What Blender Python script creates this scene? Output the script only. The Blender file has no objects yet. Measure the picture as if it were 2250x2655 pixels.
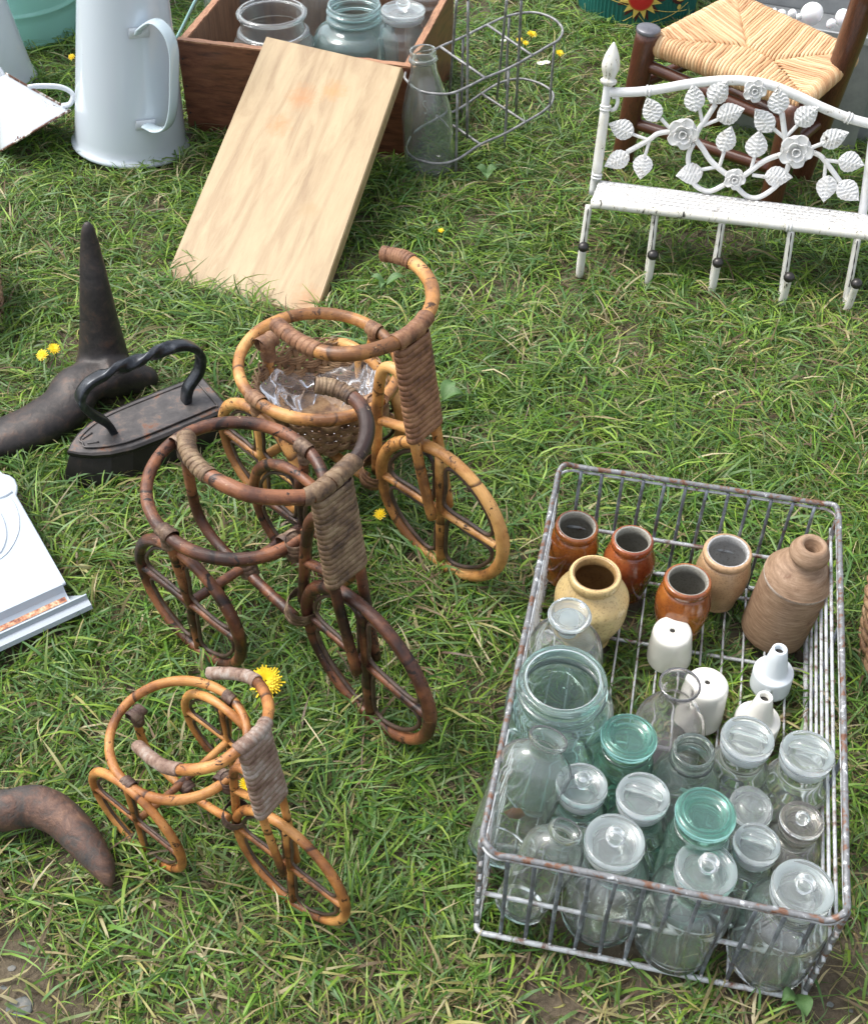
import bpy, math, random
import numpy as np
from mathutils import Vector, Matrix, noise as mnoise
rng = np.random.default_rng(7); random.seed(7)
S = bpy.context.scene; C = S.collection
# ---------------------------------------------------------------- camera
FPX = 3179.6                                   # focal length in photo pixels (photo 2250 x 2655)
PITCH, ROLL = math.radians(45.716), math.radians(0.574)
cF = np.array([0, math.cos(PITCH), -math.sin(PITCH)]); _u = np.array([0, math.sin(PITCH), math.cos(PITCH)]); _r = np.array([1., 0, 0])
cR = _r*math.cos(ROLL)+_u*math.sin(ROLL); cU = -_r*math.sin(ROLL)+_u*math.cos(ROLL); cO = np.array([0, 0, 1.0])
cam = bpy.data.cameras.new('camera'); camo = bpy.data.objects.new('camera', cam); C.objects.link(camo)
camo.matrix_world = Matrix(((cR[0], cU[0], -cF[0], 0), (cR[1], cU[1], -cF[1], 0), (cR[2], cU[2], -cF[2], 1.0), (0, 0, 0, 1)))
cam.sensor_fit = 'VERTICAL'; cam.sensor_height = 24; cam.lens = 24*FPX/2655; cam.clip_start = .02; cam.clip_end = 400
S.camera = camo
# ---------------------------------------------------------------- sky, sun, exposure
W = bpy.data.worlds.new("World"); S.world = W; W.use_nodes = True
wn = W.node_tree; wn.nodes.clear()
SUN_EL, SUN_AZ = math.radians(60), math.radians(-72)
sky = wn.nodes.new('ShaderNodeTexSky'); sky.sky_type = 'NISHITA'; sky.sun_disc = False
sky.sun_elevation = SUN_EL; sky.sun_rotation = SUN_AZ; sky.dust_density = 4.0; sky.air_density = 1.0; sky.ozone_density = 1.0
hs = wn.nodes.new('ShaderNodeHueSaturation'); hs.inputs['Saturation'].default_value = .38
bg = wn.nodes.new('ShaderNodeBackground'); bg.inputs[1].default_value = .15
wo = wn.nodes.new('ShaderNodeOutputWorld')
wn.links.new(sky.outputs[0], hs.inputs['Color']); wn.links.new(hs.outputs[0], bg.inputs[0]); wn.links.new(bg.outputs[0], wo.inputs[0])
sl = bpy.data.lights.new('sun', 'SUN'); sl.energy = 1.0; sl.angle = math.radians(18); sl.color = (1, .965, .91)
so = bpy.data.objects.new('sun', sl); C.objects.link(so)
sd = Vector((math.sin(SUN_AZ)*math.cos(SUN_EL), math.cos(SUN_AZ)*math.cos(SUN_EL), math.sin(SUN_EL)))
so.rotation_euler = sd.to_track_quat('Z', 'Y').to_euler()
S.view_settings.view_transform = 'Standard'; S.view_settings.look = 'None'; S.view_settings.exposure = 1.12; S.view_settings.gamma = 1
S.view_settings.use_curve_mapping = False
cy = S.cycles; cy.max_bounces = 20; cy.transmission_bounces = 20; cy.transparent_max_bounces = 16; cy.diffuse_bounces = 4; cy.glossy_bounces = 6
cy.use_denoising = True; cy.sample_clamp_indirect = 6; cy.blur_glossy = .5

def at(px, py, z=0.):
    "point of the place seen at a pixel of the photograph, z metres above the ground"
    d = cF+cR*(px-1125)/FPX+cU*(1327.5-py)/FPX
    return cO+d*((z-cO[2])/d[2])
def rg(x0, y0, s, pts): return [(x0+a/s, y0+b/s) for a, b in pts]
def ppm(P): return FPX/float((np.asarray(P, float)-cO)@cF)
V3 = lambda *a: np.array(a, float); up_ = np.array([0., 0, 1.])
nz = lambda v: v/np.linalg.norm(v)
# ---------------------------------------------------------------- mesh helpers; a shape is (verts, faces, uvs per vert)
def link(name, sh, mat, parent=None, smooth=True, kind=None, label=None):
    v, f, uv = sh
    me = bpy.data.meshes.new(name); v = np.asarray(v, float)
    me.from_pydata(v.tolist(), [], [list(map(int, q)) for q in f])
    if uv is not None:
        ul = me.uv_layers.new(name='UVMap'); li = np.empty(len(me.loops), np.int32); me.loops.foreach_get('vertex_index', li)
        ul.data.foreach_set('uv', np.asarray(uv, float)[li].astype(np.float32).ravel())
    me.materials.append(mat)
    if smooth: me.polygons.foreach_set('use_smooth', [True]*len(me.polygons))
    me.update(); o = bpy.data.objects.new(name, me); C.objects.link(o)
    if parent is not None: o.parent = parent
    if kind: o['kind'] = kind
    if label: o['label'] = label
    return o
def join(*shs):
    V, F, U = [], [], []; n = 0
    for v, f, u in shs:
        v = np.asarray(v, float); V.append(v); F += [[i+n for i in q] for q in f]; U.append(np.asarray(u, float) if u is not None else np.zeros((len(v), 2))); n += len(v)
    return np.concatenate(V), F, np.concatenate(U)
def thing(name, label, cat, group=None, loc=None):
    o = bpy.data.objects.new(name, None); C.objects.link(o); o.empty_display_size = .02
    o['label'] = label; o['category'] = cat
    if group: o['group'] = group
    return o
def tag(o, label, cat, group=None):
    o['label'] = label; o['category'] = cat
    if group: o['group'] = group
    return o
def catmull(P, n, closed=False):
    P = np.asarray(P, float); m = len(P)
    if m == 2 and not closed:
        t = np.linspace(0, 1, n)[:, None]; return P[0]*(1-t)+P[1]*t
    if closed: Q = np.vstack([P[-1], P, P[0], P[1]]); segs = m
    else: Q = np.vstack([2*P[0]-P[1], P, 2*P[-1]-P[-2]]); segs = m-1
    out = []
    for k in range(n):
        t = k*segs/(n if closed else n-1); i = min(int(t), segs-1); t -= i
        a, b, c, d = Q[i], Q[i+1], Q[i+2], Q[i+3]
        out.append(.5*((2*b)+(-a+c)*t+(2*a-5*b+4*c-d)*t*t+(-a+3*b-3*c+d)*t**3))
    return np.array(out)
def tube(P, r, seg=10, closed=False, squash=None, twist=None, taper_caps=True):
    """round bar along P (already resampled); r scalar, per-point array or (n,seg) array"""
    P = np.asarray(P, float); n = len(P)
    T = np.roll(P, -1, 0)-np.roll(P, 1, 0) if closed else np.gradient(P, axis=0)
    T /= np.linalg.norm(T, axis=1)[:, None]+1e-12
    up = V3(0, 0, 1) if abs(T[0][2]) < .9 else V3(1, 0, 0)
    N = [nz(np.cross(T[0], np.cross(up, T[0])))]
    for i in range(1, n):
        q = N[-1]-T[i]*(N[-1]@T[i]); N.append(nz(q))
    N = np.array(N)
    if closed:
        q = N[-1]-T[0]*(N[-1]@T[0]); q = nz(q); B0 = np.cross(T[0], N[0]); ang = math.atan2(q@B0, q@N[0])
        for i in range(n):
            a = -ang*i/n; B = np.cross(T[i], N[i]); N[i] = N[i]*math.cos(a)+B*math.sin(a)
    B = np.cross(T, N)
    L = np.concatenate([[0], np.cumsum(np.linalg.norm(np.diff(P, axis=0), axis=1))])
    R = np.broadcast_to(np.asarray(r, float).reshape(-1, 1) if np.ndim(r) == 1 else np.asarray(r, float), (n, seg)) if np.ndim(r) else np.full((n, seg), float(r))
    ph = np.linspace(0, 2*math.pi, seg, endpoint=False)
    V, U = [], []
    for i in range(n):
        a = ph+(twist[i] if twist is not None else 0)
        ca, sa = np.cos(a)*R[i], np.sin(a)*R[i]
        if squash is not None: ca = ca*squash[0]; sa = sa*squash[1]
        V.append(P[i]+np.outer(ca, N[i])+np.outer(sa, B[i])); U.append(np.c_[ph/(2*math.pi), np.full(seg, L[i]*10)])
    F = []
    for i in range(n if closed else n-1):
        j = (i+1) % n
        for k in range(seg):
            l = (k+1) % seg; F.append((i*seg+k, i*seg+l, j*seg+l, j*seg+k))
    if not closed:
        F.append(tuple(range(seg))[::-1]); F.append(tuple((n-1)*seg+k for k in range(seg)))
    return np.concatenate(V), F, np.concatenate(U)
def frame(axis):
    w = nz(np.asarray(axis, float)); a = V3(1, 0, 0) if abs(w[0]) < .8 else V3(0, 1, 0)
    u = nz(a-w*(a@w)); return u, np.cross(w, u), w
def lathe(prof, seg=48, org=(0, 0, 0), axis=(0, 0, 1), ell=None, ux=None, rib=None):
    """prof: list of (r, h); r=0 closes the end"""
    u, v, w = frame(axis)
    if ux is not None: u = nz(np.asarray(ux, float)-w*(np.asarray(ux, float)@w)); v = np.cross(w, u)
    org = np.asarray(org, float); V, F, U = [], [], []; rows = []
    ph = np.linspace(0, 2*math.pi, seg, endpoint=False); ex, ey = ell or (1, 1)
    for r, h in prof:
        if r < 1e-6: rows.append([len(V)]); V.append(org+w*h); U.append((.5, h*10))
        else:
            rows.append(list(range(len(V), len(V)+seg)))
            for k, a in enumerate(ph):
                rr = r*(1+(rib*math.cos(a*seg/2) if rib else 0))
                V.append(org+w*h+u*rr*ex*math.cos(a)+v*rr*ey*math.sin(a)); U.append((k/seg, h*10))
    for A, B in zip(rows, rows[1:]):
        if len(A) == 1 and len(B) == 1: continue
        for k in range(seg):
            l = (k+1) % seg
            if len(A) == 1: F.append((A[0], B[l], B[k]))
            elif len(B) == 1: F.append((A[k], A[l], B[0]))
            else: F.append((A[k], A[l], B[l], B[k]))
    return np.array(V), F, np.array(U)
def smoothprof(p, n):
    "rounds a profile by resampling through catmull"
    q = catmull([(a, b, 0) for a, b in p], n)[:, :2]; q[:, 0] = np.maximum(q[:, 0], 0); return [tuple(x) for x in q]
def slab(P, n, t, bev=0.0):
    """flat polygon P (in order) thickened by t along -n, with small bevel on top edge"""
    P = np.asarray(P, float); n = nz(np.asarray(n, float)); m = len(P); c = P.mean(0)
    if bev:
        top = P+(c-P)/np.linalg.norm(c-P, axis=1)[:, None]*bev; V = np.vstack([top, P-n*bev*.7, P-n*(t-bev*.7), top-n*t]); k = 4
    else: V = np.vstack([P, P-n*t]); k = 2
    F = [tuple(range(m))]
    for a in range(k-1):
        for i in range(m): j = (i+1) % m; F.append((a*m+i, (a+1)*m+i, (a+1)*m+j, a*m+j))
    F.append(tuple((k-1)*m+i for i in range(m))[::-1])
    e1 = nz(P[1]-P[0]); e2 = np.cross(n, e1); D = V-P[0]
    return V, F, np.c_[D@e1, D@e2]
def boxm(c, ex, ey, ez, bev=.0):
    "box from centre and half-extent vectors"
    c, ex, ey, ez = (np.asarray(q, float) for q in (c, ex, ey, ez))
    P = [c+ez-ex-ey, c+ez+ex-ey, c+ez+ex+ey, c+ez-ex+ey]
    return slab(P, ez, 2*np.linalg.norm(ez), bev)
def ribbon_loop(P, nrm, w, t, closed=True):
    """flat band: P centre line, nrm outward normals per point, w width across, t thickness"""
    P = np.asarray(P, float); n = len(P)
    T = np.roll(P, -1, 0)-np.roll(P, 1, 0) if closed else np.gradient(P, axis=0)
    T /= np.linalg.norm(T, axis=1)[:, None]; Nn = np.asarray(nrm, float); B = np.cross(T, Nn); B /= np.linalg.norm(B, axis=1)[:, None]
    prof = [(-.5, 0), (-.42, .7), (0, 1), (.42, .7), (.5, 0)]; m = len(prof)
    V = np.concatenate([P+B*a*w+Nn*b*t for a, b in prof]); F = []
    for a in range(m-1):
        for i in range(n if closed else n-1):
            j = (i+1) % n; F.append((a*n+i, a*n+j, (a+1)*n+j, (a+1)*n+i))
    L = np.concatenate([[0], np.cumsum(np.linalg.norm(np.diff(P, axis=0), axis=1))])*10
    return V, F, np.concatenate([np.c_[np.full(n, b_/m), L] for b_ in range(m)])
def winding(P, R, turns, w, t=.0008, seg=14, gap=1.0, tilt=.25):
    t *= .62; gap *= 1.12
    "separate wound bands of cane round a bar that follows P (resampled path); list of shapes"
    P = np.asarray(P, float); out = []; n = len(P); T = np.gradient(P, axis=0); T /= np.linalg.norm(T, axis=1)[:, None]
    for k in range(turns):
        x = (k+.5)/turns*(n-1); i = int(x); f = x-i; c = P[i]*(1-f)+P[min(i+1, n-1)]*f; ax = T[i]
        u, v, w_ = frame(ax); r = R*(1+random.uniform(-.03, .05)); sh = random.uniform(-.3, .3)*t; tl = tilt*random.uniform(.6, 1.3)
        ph = np.linspace(0, 2*math.pi, seg, endpoint=False)
        N = np.outer(np.cos(ph), u)+np.outer(np.sin(ph), v); Q = c+N*r+np.outer(np.sin(ph+1)*w*tl, w_)
        out.append(ribbon_loop(Q, N, w*gap*random.uniform(.92, 1.1), t+sh))
    return out
# ---------------------------------------------------------------- materials
class NT:
    def __init__(s, name):
        s.m = bpy.data.materials.new(name); s.m.use_nodes = True; s.t = s.m.node_tree; s.n = s.t.nodes
        s.b = s.n['Principled BSDF']; s.o = s.n['Material Output']
    def new(s, t, **k):
        x = s.n.new(t)
        for a, b in k.items(): setattr(x, a, b)
        return x
    def l(s, a, b): s.t.links.new(a, b)
    def coord(s, kind='Object', scale=(1, 1, 1)):
        c = s.new('ShaderNodeTexCoord'); m = s.new('ShaderNodeMapping'); m.inputs['Scale'].default_value = scale; s.l(c.outputs[kind], m.inputs[0]); return m.outputs[0]
    def noise(s, vec, scale, detail=4, rough=.55, dist=0):
        x = s.new('ShaderNodeTexNoise'); x.inputs['Scale'].default_value = scale; x.inputs['Detail'].default_value = detail; x.inputs['Roughness'].default_value = rough
        x.inputs['Distortion'].default_value = dist; s.l(vec, x.inputs['Vector']); return x.outputs['Fac']
    def ramp(s, fac, stops, interp='LINEAR'):
        r = s.new('ShaderNodeValToRGB'); r.color_ramp.interpolation = interp; e = r.color_ramp.elements
        while len(e) < len(stops): e.new(.5)
        for q, (p, c) in zip(e, stops): q.position = p; q.color = (*c, 1) if len(c) == 3 else c
        s.l(fac, r.inputs[0]); return r.outputs[0]
    def mix(s, fac, a, b):
        x = s.new('ShaderNodeMix', data_type='RGBA')
        for k, q in ((0, fac), (6, a), (7, b)):
            if isinstance(q, (int, float)): x.inputs[k].default_value = q
            elif isinstance(q, tuple): x.inputs[k].default_value = (*q, 1)
            else: s.l(q, x.inputs[k])
        return x.outputs[2]
    def bump(s, fac, strength=.3, dist=.001):
        x = s.new('ShaderNodeBump'); x.inputs['Strength'].default_value = strength; x.inputs['Distance'].default_value = dist; s.l(fac, x.inputs['Height']); s.l(x.outputs[0], s.b.inputs['Normal']); return x
    def col(s, c):
        if isinstance(c, tuple): s.b.inputs['Base Color'].default_value = (*c, 1)
        else: s.l(c, s.b.inputs['Base Color'])
    def set(s, **k):
        for a, b in k.items():
            i = s.b.inputs[a.replace('_', ' ')]
            if isinstance(b, (int, float, tuple)): i.default_value = b
            else: s.l(b, i)
def m_cane(name, light, mid, dark, burn=.45, rough=.34, sc=1):
    t = NT(name); oc = t.coord('Object'); uv = t.coord('UV', (6, 1.2, 1))
    n1 = t.noise(oc, 15*sc, 6, .62); n2 = t.noise(oc, 75*sc, 5, .75, .6); n3 = t.noise(uv, 9, 3)
    base = t.ramp(n1, [(.40, dark), (.5, mid), (.60, light)])
    fib = t.ramp(n3, [(.3, (.62, .62, .62)), (.6, (1, 1, 1))])
    mu = t.new('ShaderNodeMix', data_type='RGBA', blend_type='MULTIPLY'); mu.inputs[0].default_value = .6; t.l(base, mu.inputs[6]); t.l(fib, mu.inputs[7])
    bm = t.ramp(n2, [(burn, (1, 1, 1)), (burn+.04, (0, 0, 0))])
    c = t.mix(bm, mu.outputs[2], tuple(x*.28 for x in dark))
    sx = t.new('ShaderNodeSeparateXYZ'); t.l(t.coord('UV', (1, 1, 1)), sx.inputs[0]); ma = t.new('ShaderNodeMath', operation='MULTIPLY_ADD'); t.l(sx.outputs['Y'], ma.inputs[0]); ma.inputs[1].default_value = .83; t.l(t.noise(oc, 9, 2), ma.inputs[2])
    fr_ = t.new('ShaderNodeMath', operation='FRACT'); t.l(ma.outputs[0], fr_.inputs[0]); ring = t.ramp(fr_.outputs[0], [(0, (0, 0, 0)), (.012, (1, 1, 1)), (.03, (.8, .8, .8)), (.06, (0, 0, 0))]); c = t.mix(ring, c, tuple(x*.35 for x in dark))
    n4 = t.noise(t.coord('Object', (1, 1, 1)), 130, 6, .8, 1.2); wk = t.ramp(n4, [(.635, (0, 0, 0)), (.66, (.75, .75, .75))]); c = t.mix(wk, c, (.50, .36, .21)); t.col(c)
    t.set(Roughness=t.ramp(n2, [(.3, (rough+.25,)*3), (.6, (rough,)*3)])); t.bump(n3, .35, .0008)
    return t.m
CANE = {'light': m_cane('cane_honey', (.64, .35, .12), (.46, .21, .06), (.20, .085, .03), .375),
        'dark': m_cane('cane_dark', (.27, .105, .045), (.10, .036, .018), (.030, .013, .009), .385),
        'mid': m_cane('cane_amber', (.58, .28, .085), (.38, .15, .04), (.14, .05, .018), .375)}
def m_wrap(name, a, b, c, rough=.55):
    t = NT(name); uv = t.coord('UV', (14, 1.5, 1)); oc = t.coord('Object'); n = t.noise(oc, 60, 5, .7); f = t.noise(uv, 7, 3)
    base = t.ramp(n, [(.34, c), (.5, b), (.66, a)]); g = t.ramp(f, [(.3, (.5, .5, .5)), (.65, (1, 1, 1))])
    mu = t.new('ShaderNodeMix', data_type='RGBA', blend_type='MULTIPLY'); mu.inputs[0].default_value = .7; t.l(base, mu.inputs[6]); t.l(g, mu.inputs[7]); t.col(mu.outputs[2])
    t.set(Roughness=rough); t.bump(f, .5, .0006); return t.m
WRAP = {'light': m_wrap('wrap_brown', (.38, .20, .10), (.25, .115, .055), (.10, .042, .022)),
        'dark': m_wrap('wrap_olive', (.34, .24, .14), (.19, .115, .062), (.06, .034, .022)),
        'mid': m_wrap('wrap_grey', (.46, .40, .35), (.30, .20, .15), (.15, .08, .055), .6)}
WRAPD = {'light': m_wrap('tie_tan', (.40, .24, .13), (.24, .12, .06), (.10, .045, .025)),
         'dark': m_wrap('tie_dark', (.34, .24, .16), (.13, .075, .045), (.045, .025, .018)),
         'mid': m_wrap('tie_black', (.24, .17, .12), (.10, .055, .04), (.04, .022, .018))}
SPL = m_wrap('split_cane_dark', (.13, .08, .055), (.075, .045, .03), (.03, .018, .014), .45)
def m_metalpaint(name, cols, scale=60, rough=.5, metal=0., bump=.3, stretch=(1, 1, 1), det=6, bd=.0006):
    t = NT(name); oc = t.coord('Object', stretch); n = t.noise(oc, scale, det, .68, .3)
    t.col(t.ramp(n, cols)); t.set(Roughness=rough, Metallic=metal); t.bump(n, bump, bd); return t.m
RIM = m_metalpaint('rim_galvanised', [(.36, (.13, .055, .03)), (.44, (.19, .11, .075)), (.47, (.15, .155, .16)), (.61, (.23, .235, .24)), (.635, (.56, .59, .60)), (.8, (.66, .68, .68))], 110, .5, .25)
WIRE = m_metalpaint('wire_white', [(.32, (.15, .06, .04)), (.40, (.26, .23, .21)), (.50, (.44, .46, .47)), (.8, (.62, .65, .66))], 90, .42, .25)
WIREB = m_metalpaint('wire_blued', [(.28, (.14, .06, .035)), (.4, (.10, .105, .12)), (.52, (.16, .18, .21)), (.66, (.30, .34, .38)), (.75, (.55, .6, .62))], 60, .48, .35)
CARR = m_metalpaint('carrier_zinc', [(.3, (.14, .14, .14)), (.5, (.25, .25, .25)), (.62, (.38, .38, .37)), (.8, (.5, .49, .46))], 80, .5, .4)
CAST = m_metalpaint('cast_iron', [(.32, (.022, .020, .020)), (.52, (.040, .034, .032)), (.62, (.065, .046, .038)), (.75, (.11, .055, .035))], 60, .5, .35, .7, bd=.0015)
IRONT = m_metalpaint('iron_plate', [(.3, (.055, .052, .052)), (.52, (.095, .088, .086)), (.60, (.15, .12, .105)), (.66, (.19, .09, .055)), (.8, (.15, .07, .045))], 55, .45, .4, .4)
IRONB = m_metalpaint('iron_body', [(.3, (.012, .011, .011)), (.6, (.026, .022, .02)), (.8, (.06, .035, .025))], 45, .42, .4, .3)
IRONH = m_metalpaint('iron_handle', [(.3, (.018, .02, .024)), (.55, (.04, .045, .052)), (.7, (.10, .11, .125)), (.8, (.06, .04, .03))], 70, .3, .6, .3)
RUST = m_metalpaint('rusty_iron', [(.32, (.04, .042, .044)), (.44, (.075, .058, .05)), (.52, (.105, .06, .045)), (.60, (.15, .085, .06)), (.70, (.27, .15, .09)), (.78, (.45, .40, .36))], 48, .62, .15, 1.0, det=9, bd=.003)
GALV = m_metalpaint('galvanised_sheet', [(.3, (.26, .27, .275)), (.5, (.33, .345, .35)), (.7, (.42, .43, .43))], 16, .42, .55, .1)
def m_enamel(name, c, chip=(.10, .035, .02), amt=.30, sc=35, rough=.12):
    t = NT(name); oc = t.coord('Object'); n = t.noise(oc, sc, 7, .7); n2 = t.noise(oc, 6, 3)
    k = t.ramp(n, [(amt-.02, (1, 1, 1)), (amt, (0, 0, 0))]); tint = t.mix(n2, c, tuple(x*.93 for x in c)); t.col(t.mix(k, tint, chip))
    t.set(Roughness=rough, Coat_Weight=.4, Coat_Roughness=.06); t.bump(n2, .15, .002); return t.m
ENAM = m_enamel('enamel_white', (.58, .645, .70), amt=.29, sc=60)
ENAMB = m_enamel('enamel_blue_white', (.55, .66, .70), amt=.25)
ENAMC = m_enamel('enamel_chipped', (.60, .64, .68), amt=.355, sc=30)
CHIP = m_metalpaint('enamel_chipped_edge', [(.4, (.09, .035, .022)), (.5, (.17, .08, .05)), (.56, (.55, .50, .42)), (.6, (.75, .76, .76))], 70, .5)
AQUA = m_enamel('enamel_aqua', (.30, .62, .54), amt=.1, rough=.22)
t = NT('white_iron_paint'); oc = t.coord('Object'); n = t.noise(oc, 55, 8, .75, .5)
t.col(t.ramp(n, [(.345, (.06, .05, .045)), (.365, (.60, .58, .53)), (.45, (.66, .66, .64)), (.7, (.72, .73, .73))])); t.set(Roughness=.42); t.bump(n, .35, .0006); WPAINT = t.m
t = NT('white_iron_worn'); n = t.noise(t.coord('Object', (1, 1, .25)), 90, 8, .75, .8)
t.col(t.ramp(n, [(.385, (.035, .032, .03)), (.41, (.62, .60, .50)), (.50, (.64, .63, .58)), (.7, (.70, .70, .67))])); t.set(Roughness=.45); t.bump(n, .5, .0008); WORN = t.m
t = NT('black_knob'); t.col((.05, .047, .045)); t.set(Roughness=.35, Metallic=.6); KNOB = t.m
# glass
def m_glass(name, c, rough=.0, ior=1.47, milk=.045):  # milk: whitish diffuse share painting sky sheen on glass; also real frosting
    t = NT(name); t.col(c); t.set(Roughness=rough, IOR=ior, Transmission_Weight=1.0-milk)
    n = t.noise(t.coord('Object'), 30, 2); t.bump(n, .05, .002); return t.m
GC = m_glass('glass_clear', (.94, .98, .965), .02, milk=.04); GCW = m_glass('glass_greenish', (.88, .96, .93), milk=.02); GT = m_glass('glass_teal', (.76, .93, .90)); GG = m_glass('glass_green', (.60, .84, .74))
GTL = m_glass('glass_teal_lid', (.50, .86, .77), .05, milk=.05); GP = m_glass('glass_pink', (.95, .93, .94)); GBR = m_glass('glass_smoky', (.86, .84, .80))
GLID = m_glass('glass_lid', (.90, .96, .96), .06, milk=.10); GFR = m_glass('glass_frosted', (.86, .92, .93), .38, milk=.20)
PLA = NT('plastic_film'); t = PLA; tr = t.new('ShaderNodeBsdfTransparent'); gl = t.new('ShaderNodeBsdfGlossy'); gl.inputs['Roughness'].default_value = .2; gl.inputs['Color'].default_value = (.95, .97, 1, 1)
df = t.new('ShaderNodeBsdfDiffuse'); df.inputs[0].default_value = (.6, .62, .65, 1); fr = t.new('ShaderNodeFresnel'); fr.inputs[0].default_value = 1.32
m1 = t.new('ShaderNodeMixShader'); t.l(fr.outputs[0], m1.inputs[0]); t.l(tr.outputs[0], m1.inputs[1]); t.l(gl.outputs[0], m1.inputs[2])
m2 = t.new('ShaderNodeMixShader'); m2.inputs[0].default_value = .11; t.l(m1.outputs[0], m2.inputs[1]); t.l(df.outputs[0], m2.inputs[2]); t.l(m2.outputs[0], t.o.inputs[0]); PLA = t.m
# ceramics
def m_glaze(name, a, b, c, rough=.12, spec=60, coat=.6):
    t = NT(name); oc = t.coord('Object'); n = t.noise(oc, 18, 4, .6); s_ = t.noise(oc, 420, 2, .6)
    base = t.ramp(n, [(.35, c), (.5, b), (.66, a)]); k = t.ramp(s_, [(.36, (.55, .5, .45)), (.47, (1, 1, 1))])
    mu = t.new('ShaderNodeMix', data_type='RGBA', blend_type='MULTIPLY'); mu.inputs[0].default_value = .6; t.l(base, mu.inputs[6]); t.l(k, mu.inputs[7]); t.col(mu.outputs[2])
    t.set(Roughness=rough, Coat_Weight=coat, Coat_Roughness=.08); t.bump(s_, .12, .0006); return t.m
SALT = m_glaze('salt_glaze_brown', (.40, .155, .030), (.26, .078, .016), (.13, .032, .010)); SALT2 = m_glaze('salt_glaze_red', (.34, .10, .03), (.22, .05, .016), (.11, .024, .010))
SALT3 = m_glaze('salt_glaze_orange', (.44, .17, .035), (.31, .095, .02), (.17, .045, .013)); CREAM = m_glaze('cream_glaze', (.68, .54, .27), (.62, .46, .21), (.5, .35, .15), .25, coat=.2)
TAN = m_glaze('tan_stoneware', (.50, .33, .19), (.45, .29, .16), (.38, .23, .12), .35, coat=.1); INN = m_glaze('inner_grey_glaze', (.34, .33, .28), (.28, .27, .23), (.22, .21, .18), .6, coat=0)
t = NT('rough_stoneware'); oc = t.coord('Object'); n = t.noise(oc, 40, 7, .7); n2 = t.noise(t.coord('Object', (1, 1, 6)), 60, 6, .7)
bb = t.ramp(n2, [(.3, (.17, .10, .058)), (.5, (.26, .165, .10)), (.7, (.36, .25, .165))]); t.col(t.mix(t.ramp(n, [(.35, (1, 1, 1)), (.42, (0, 0, 0))]), bb, (.17, .09, .05))); t.set(Roughness=.62); t.bump(n2, .16, .0008); STONE = t.m
t = NT('porcelain_white'); n = t.noise(t.coord('Object'), 14, 3); t.col(t.ramp(n, [(.3, (.72, .71, .64)), (.7, (.80, .79, .73))])); t.set(Roughness=.18, Coat_Weight=.4); PORC = t.m
t = NT('porcelain_blue'); t.col((.70, .76, .80)); t.set(Roughness=.25); PORB = t.m
t = NT('hole_shade'); t.col((.02, .018, .015)); t.set(Roughness=.8); HOLE_SHADE = t.m
# woods
def m_wood(name, light, mid, dark, scale, stretch, rough=.55, stain=None, coat=0, knots=False):
    t = NT(name); uv = t.coord('UV', stretch); n0 = t.noise(uv, scale*.35, 3, .5, .8); n = t.noise(uv, scale, 6, .65, .8)
    wv = t.new('ShaderNodeTexWave', wave_type='BANDS', bands_direction='X'); t.l(t.coord('UV', (stretch[0]*.25, stretch[1]*.35, 1)), wv.inputs[0]); wv.inputs['Scale'].default_value = scale*.5; wv.inputs['Distortion'].default_value = 14; wv.inputs['Detail'].default_value = 3; wv.inputs['Detail Scale'].default_value = .6
    base = t.ramp(n, [(.32, dark), (.5, mid), (.68, light)]); ln = t.ramp(wv.outputs[0], [(0, (.80, .74, .68)), (.13, (1, 1, 1))])
    mu = t.new('ShaderNodeMix', data_type='RGBA', blend_type='MULTIPLY'); mu.inputs[0].default_value = .75; t.l(base, mu.inputs[6]); t.l(ln, mu.inputs[7]); c = mu.outputs[2]
    c = t.mix(t.ramp(n0, [(.45, (0, 0, 0)), (.62, (.5, .5, .5))]), c, light)
    ff = t.noise(t.coord('UV', (stretch[0]*9, stretch[1]*1.6, 1)), scale*3, 5, .75, .3); fg = t.ramp(ff, [(.34, (.62, .56, .5)), (.47, (1, 1, 1))]); m3 = t.new('ShaderNodeMix', data_type='RGBA', blend_type='MULTIPLY'); m3.inputs[0].default_value = .55; t.l(c, m3.inputs[6]); t.l(fg, m3.inputs[7]); c = m3.outputs[2]
    if stain:
        uvp = t.new('ShaderNodeTexCoord')
        for cx, cy_, r_, colr in stain:
            d = t.new('ShaderNodeVectorMath', operation='DISTANCE'); t.l(uvp.outputs['UV'], d.inputs[0]); d.inputs[1].default_value = (cx, cy_, 0)
            nn = t.noise(t.coord('UV'), 90, 5, .7); ad = t.new('ShaderNodeMath', operation='MULTIPLY_ADD'); t.l(nn, ad.inputs[0]); ad.inputs[1].default_value = r_*1.6; t.l(d.outputs['Value'], ad.inputs[2])
            k = t.ramp(ad.outputs[0], [(r_*.9, (.75, .75, .75)), (r_*1.75, (0, 0, 0))]); c = t.mix(k, c, colr)
    if knots:
        vo = t.new('ShaderNodeTexVoronoi', feature='F1'); vo.inputs['Scale'].default_value = 11; t.l(t.coord('UV', (1, .9, 1)), vo.inputs[0]); c = t.mix(t.ramp(vo.outputs['Distance'], [(.05, (1, 1, 1)), (.16, (0, 0, 0))]), c, (.03, .012, .008))
    t.col(c); t.set(Roughness=rough, Coat_Weight=coat); t.bump(n, .15, .0008); return t.m
BOARD = m_wood('maple_board', (.41, .305, .165), (.35, .25, .128), (.27, .175, .082), 16, (3.0, .5, 1), .5, stain=[(.075, .345, .030, (.36, .15, .035)), (.118, .365, .024, (.40, .19, .045)), (.06, .29, .026, (.36, .17, .05)), (.21, .02, .034, (.36, .17, .055)), (.02, .02, .03, (.30, .17, .07)), (.16, .16, .02, (.32, .21, .09))])
BOARDE = m_wood('maple_edge', (.62, .46, .27), (.52, .36, .19), (.40, .25, .12), 14, (1, 3, 1), .55)
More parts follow.
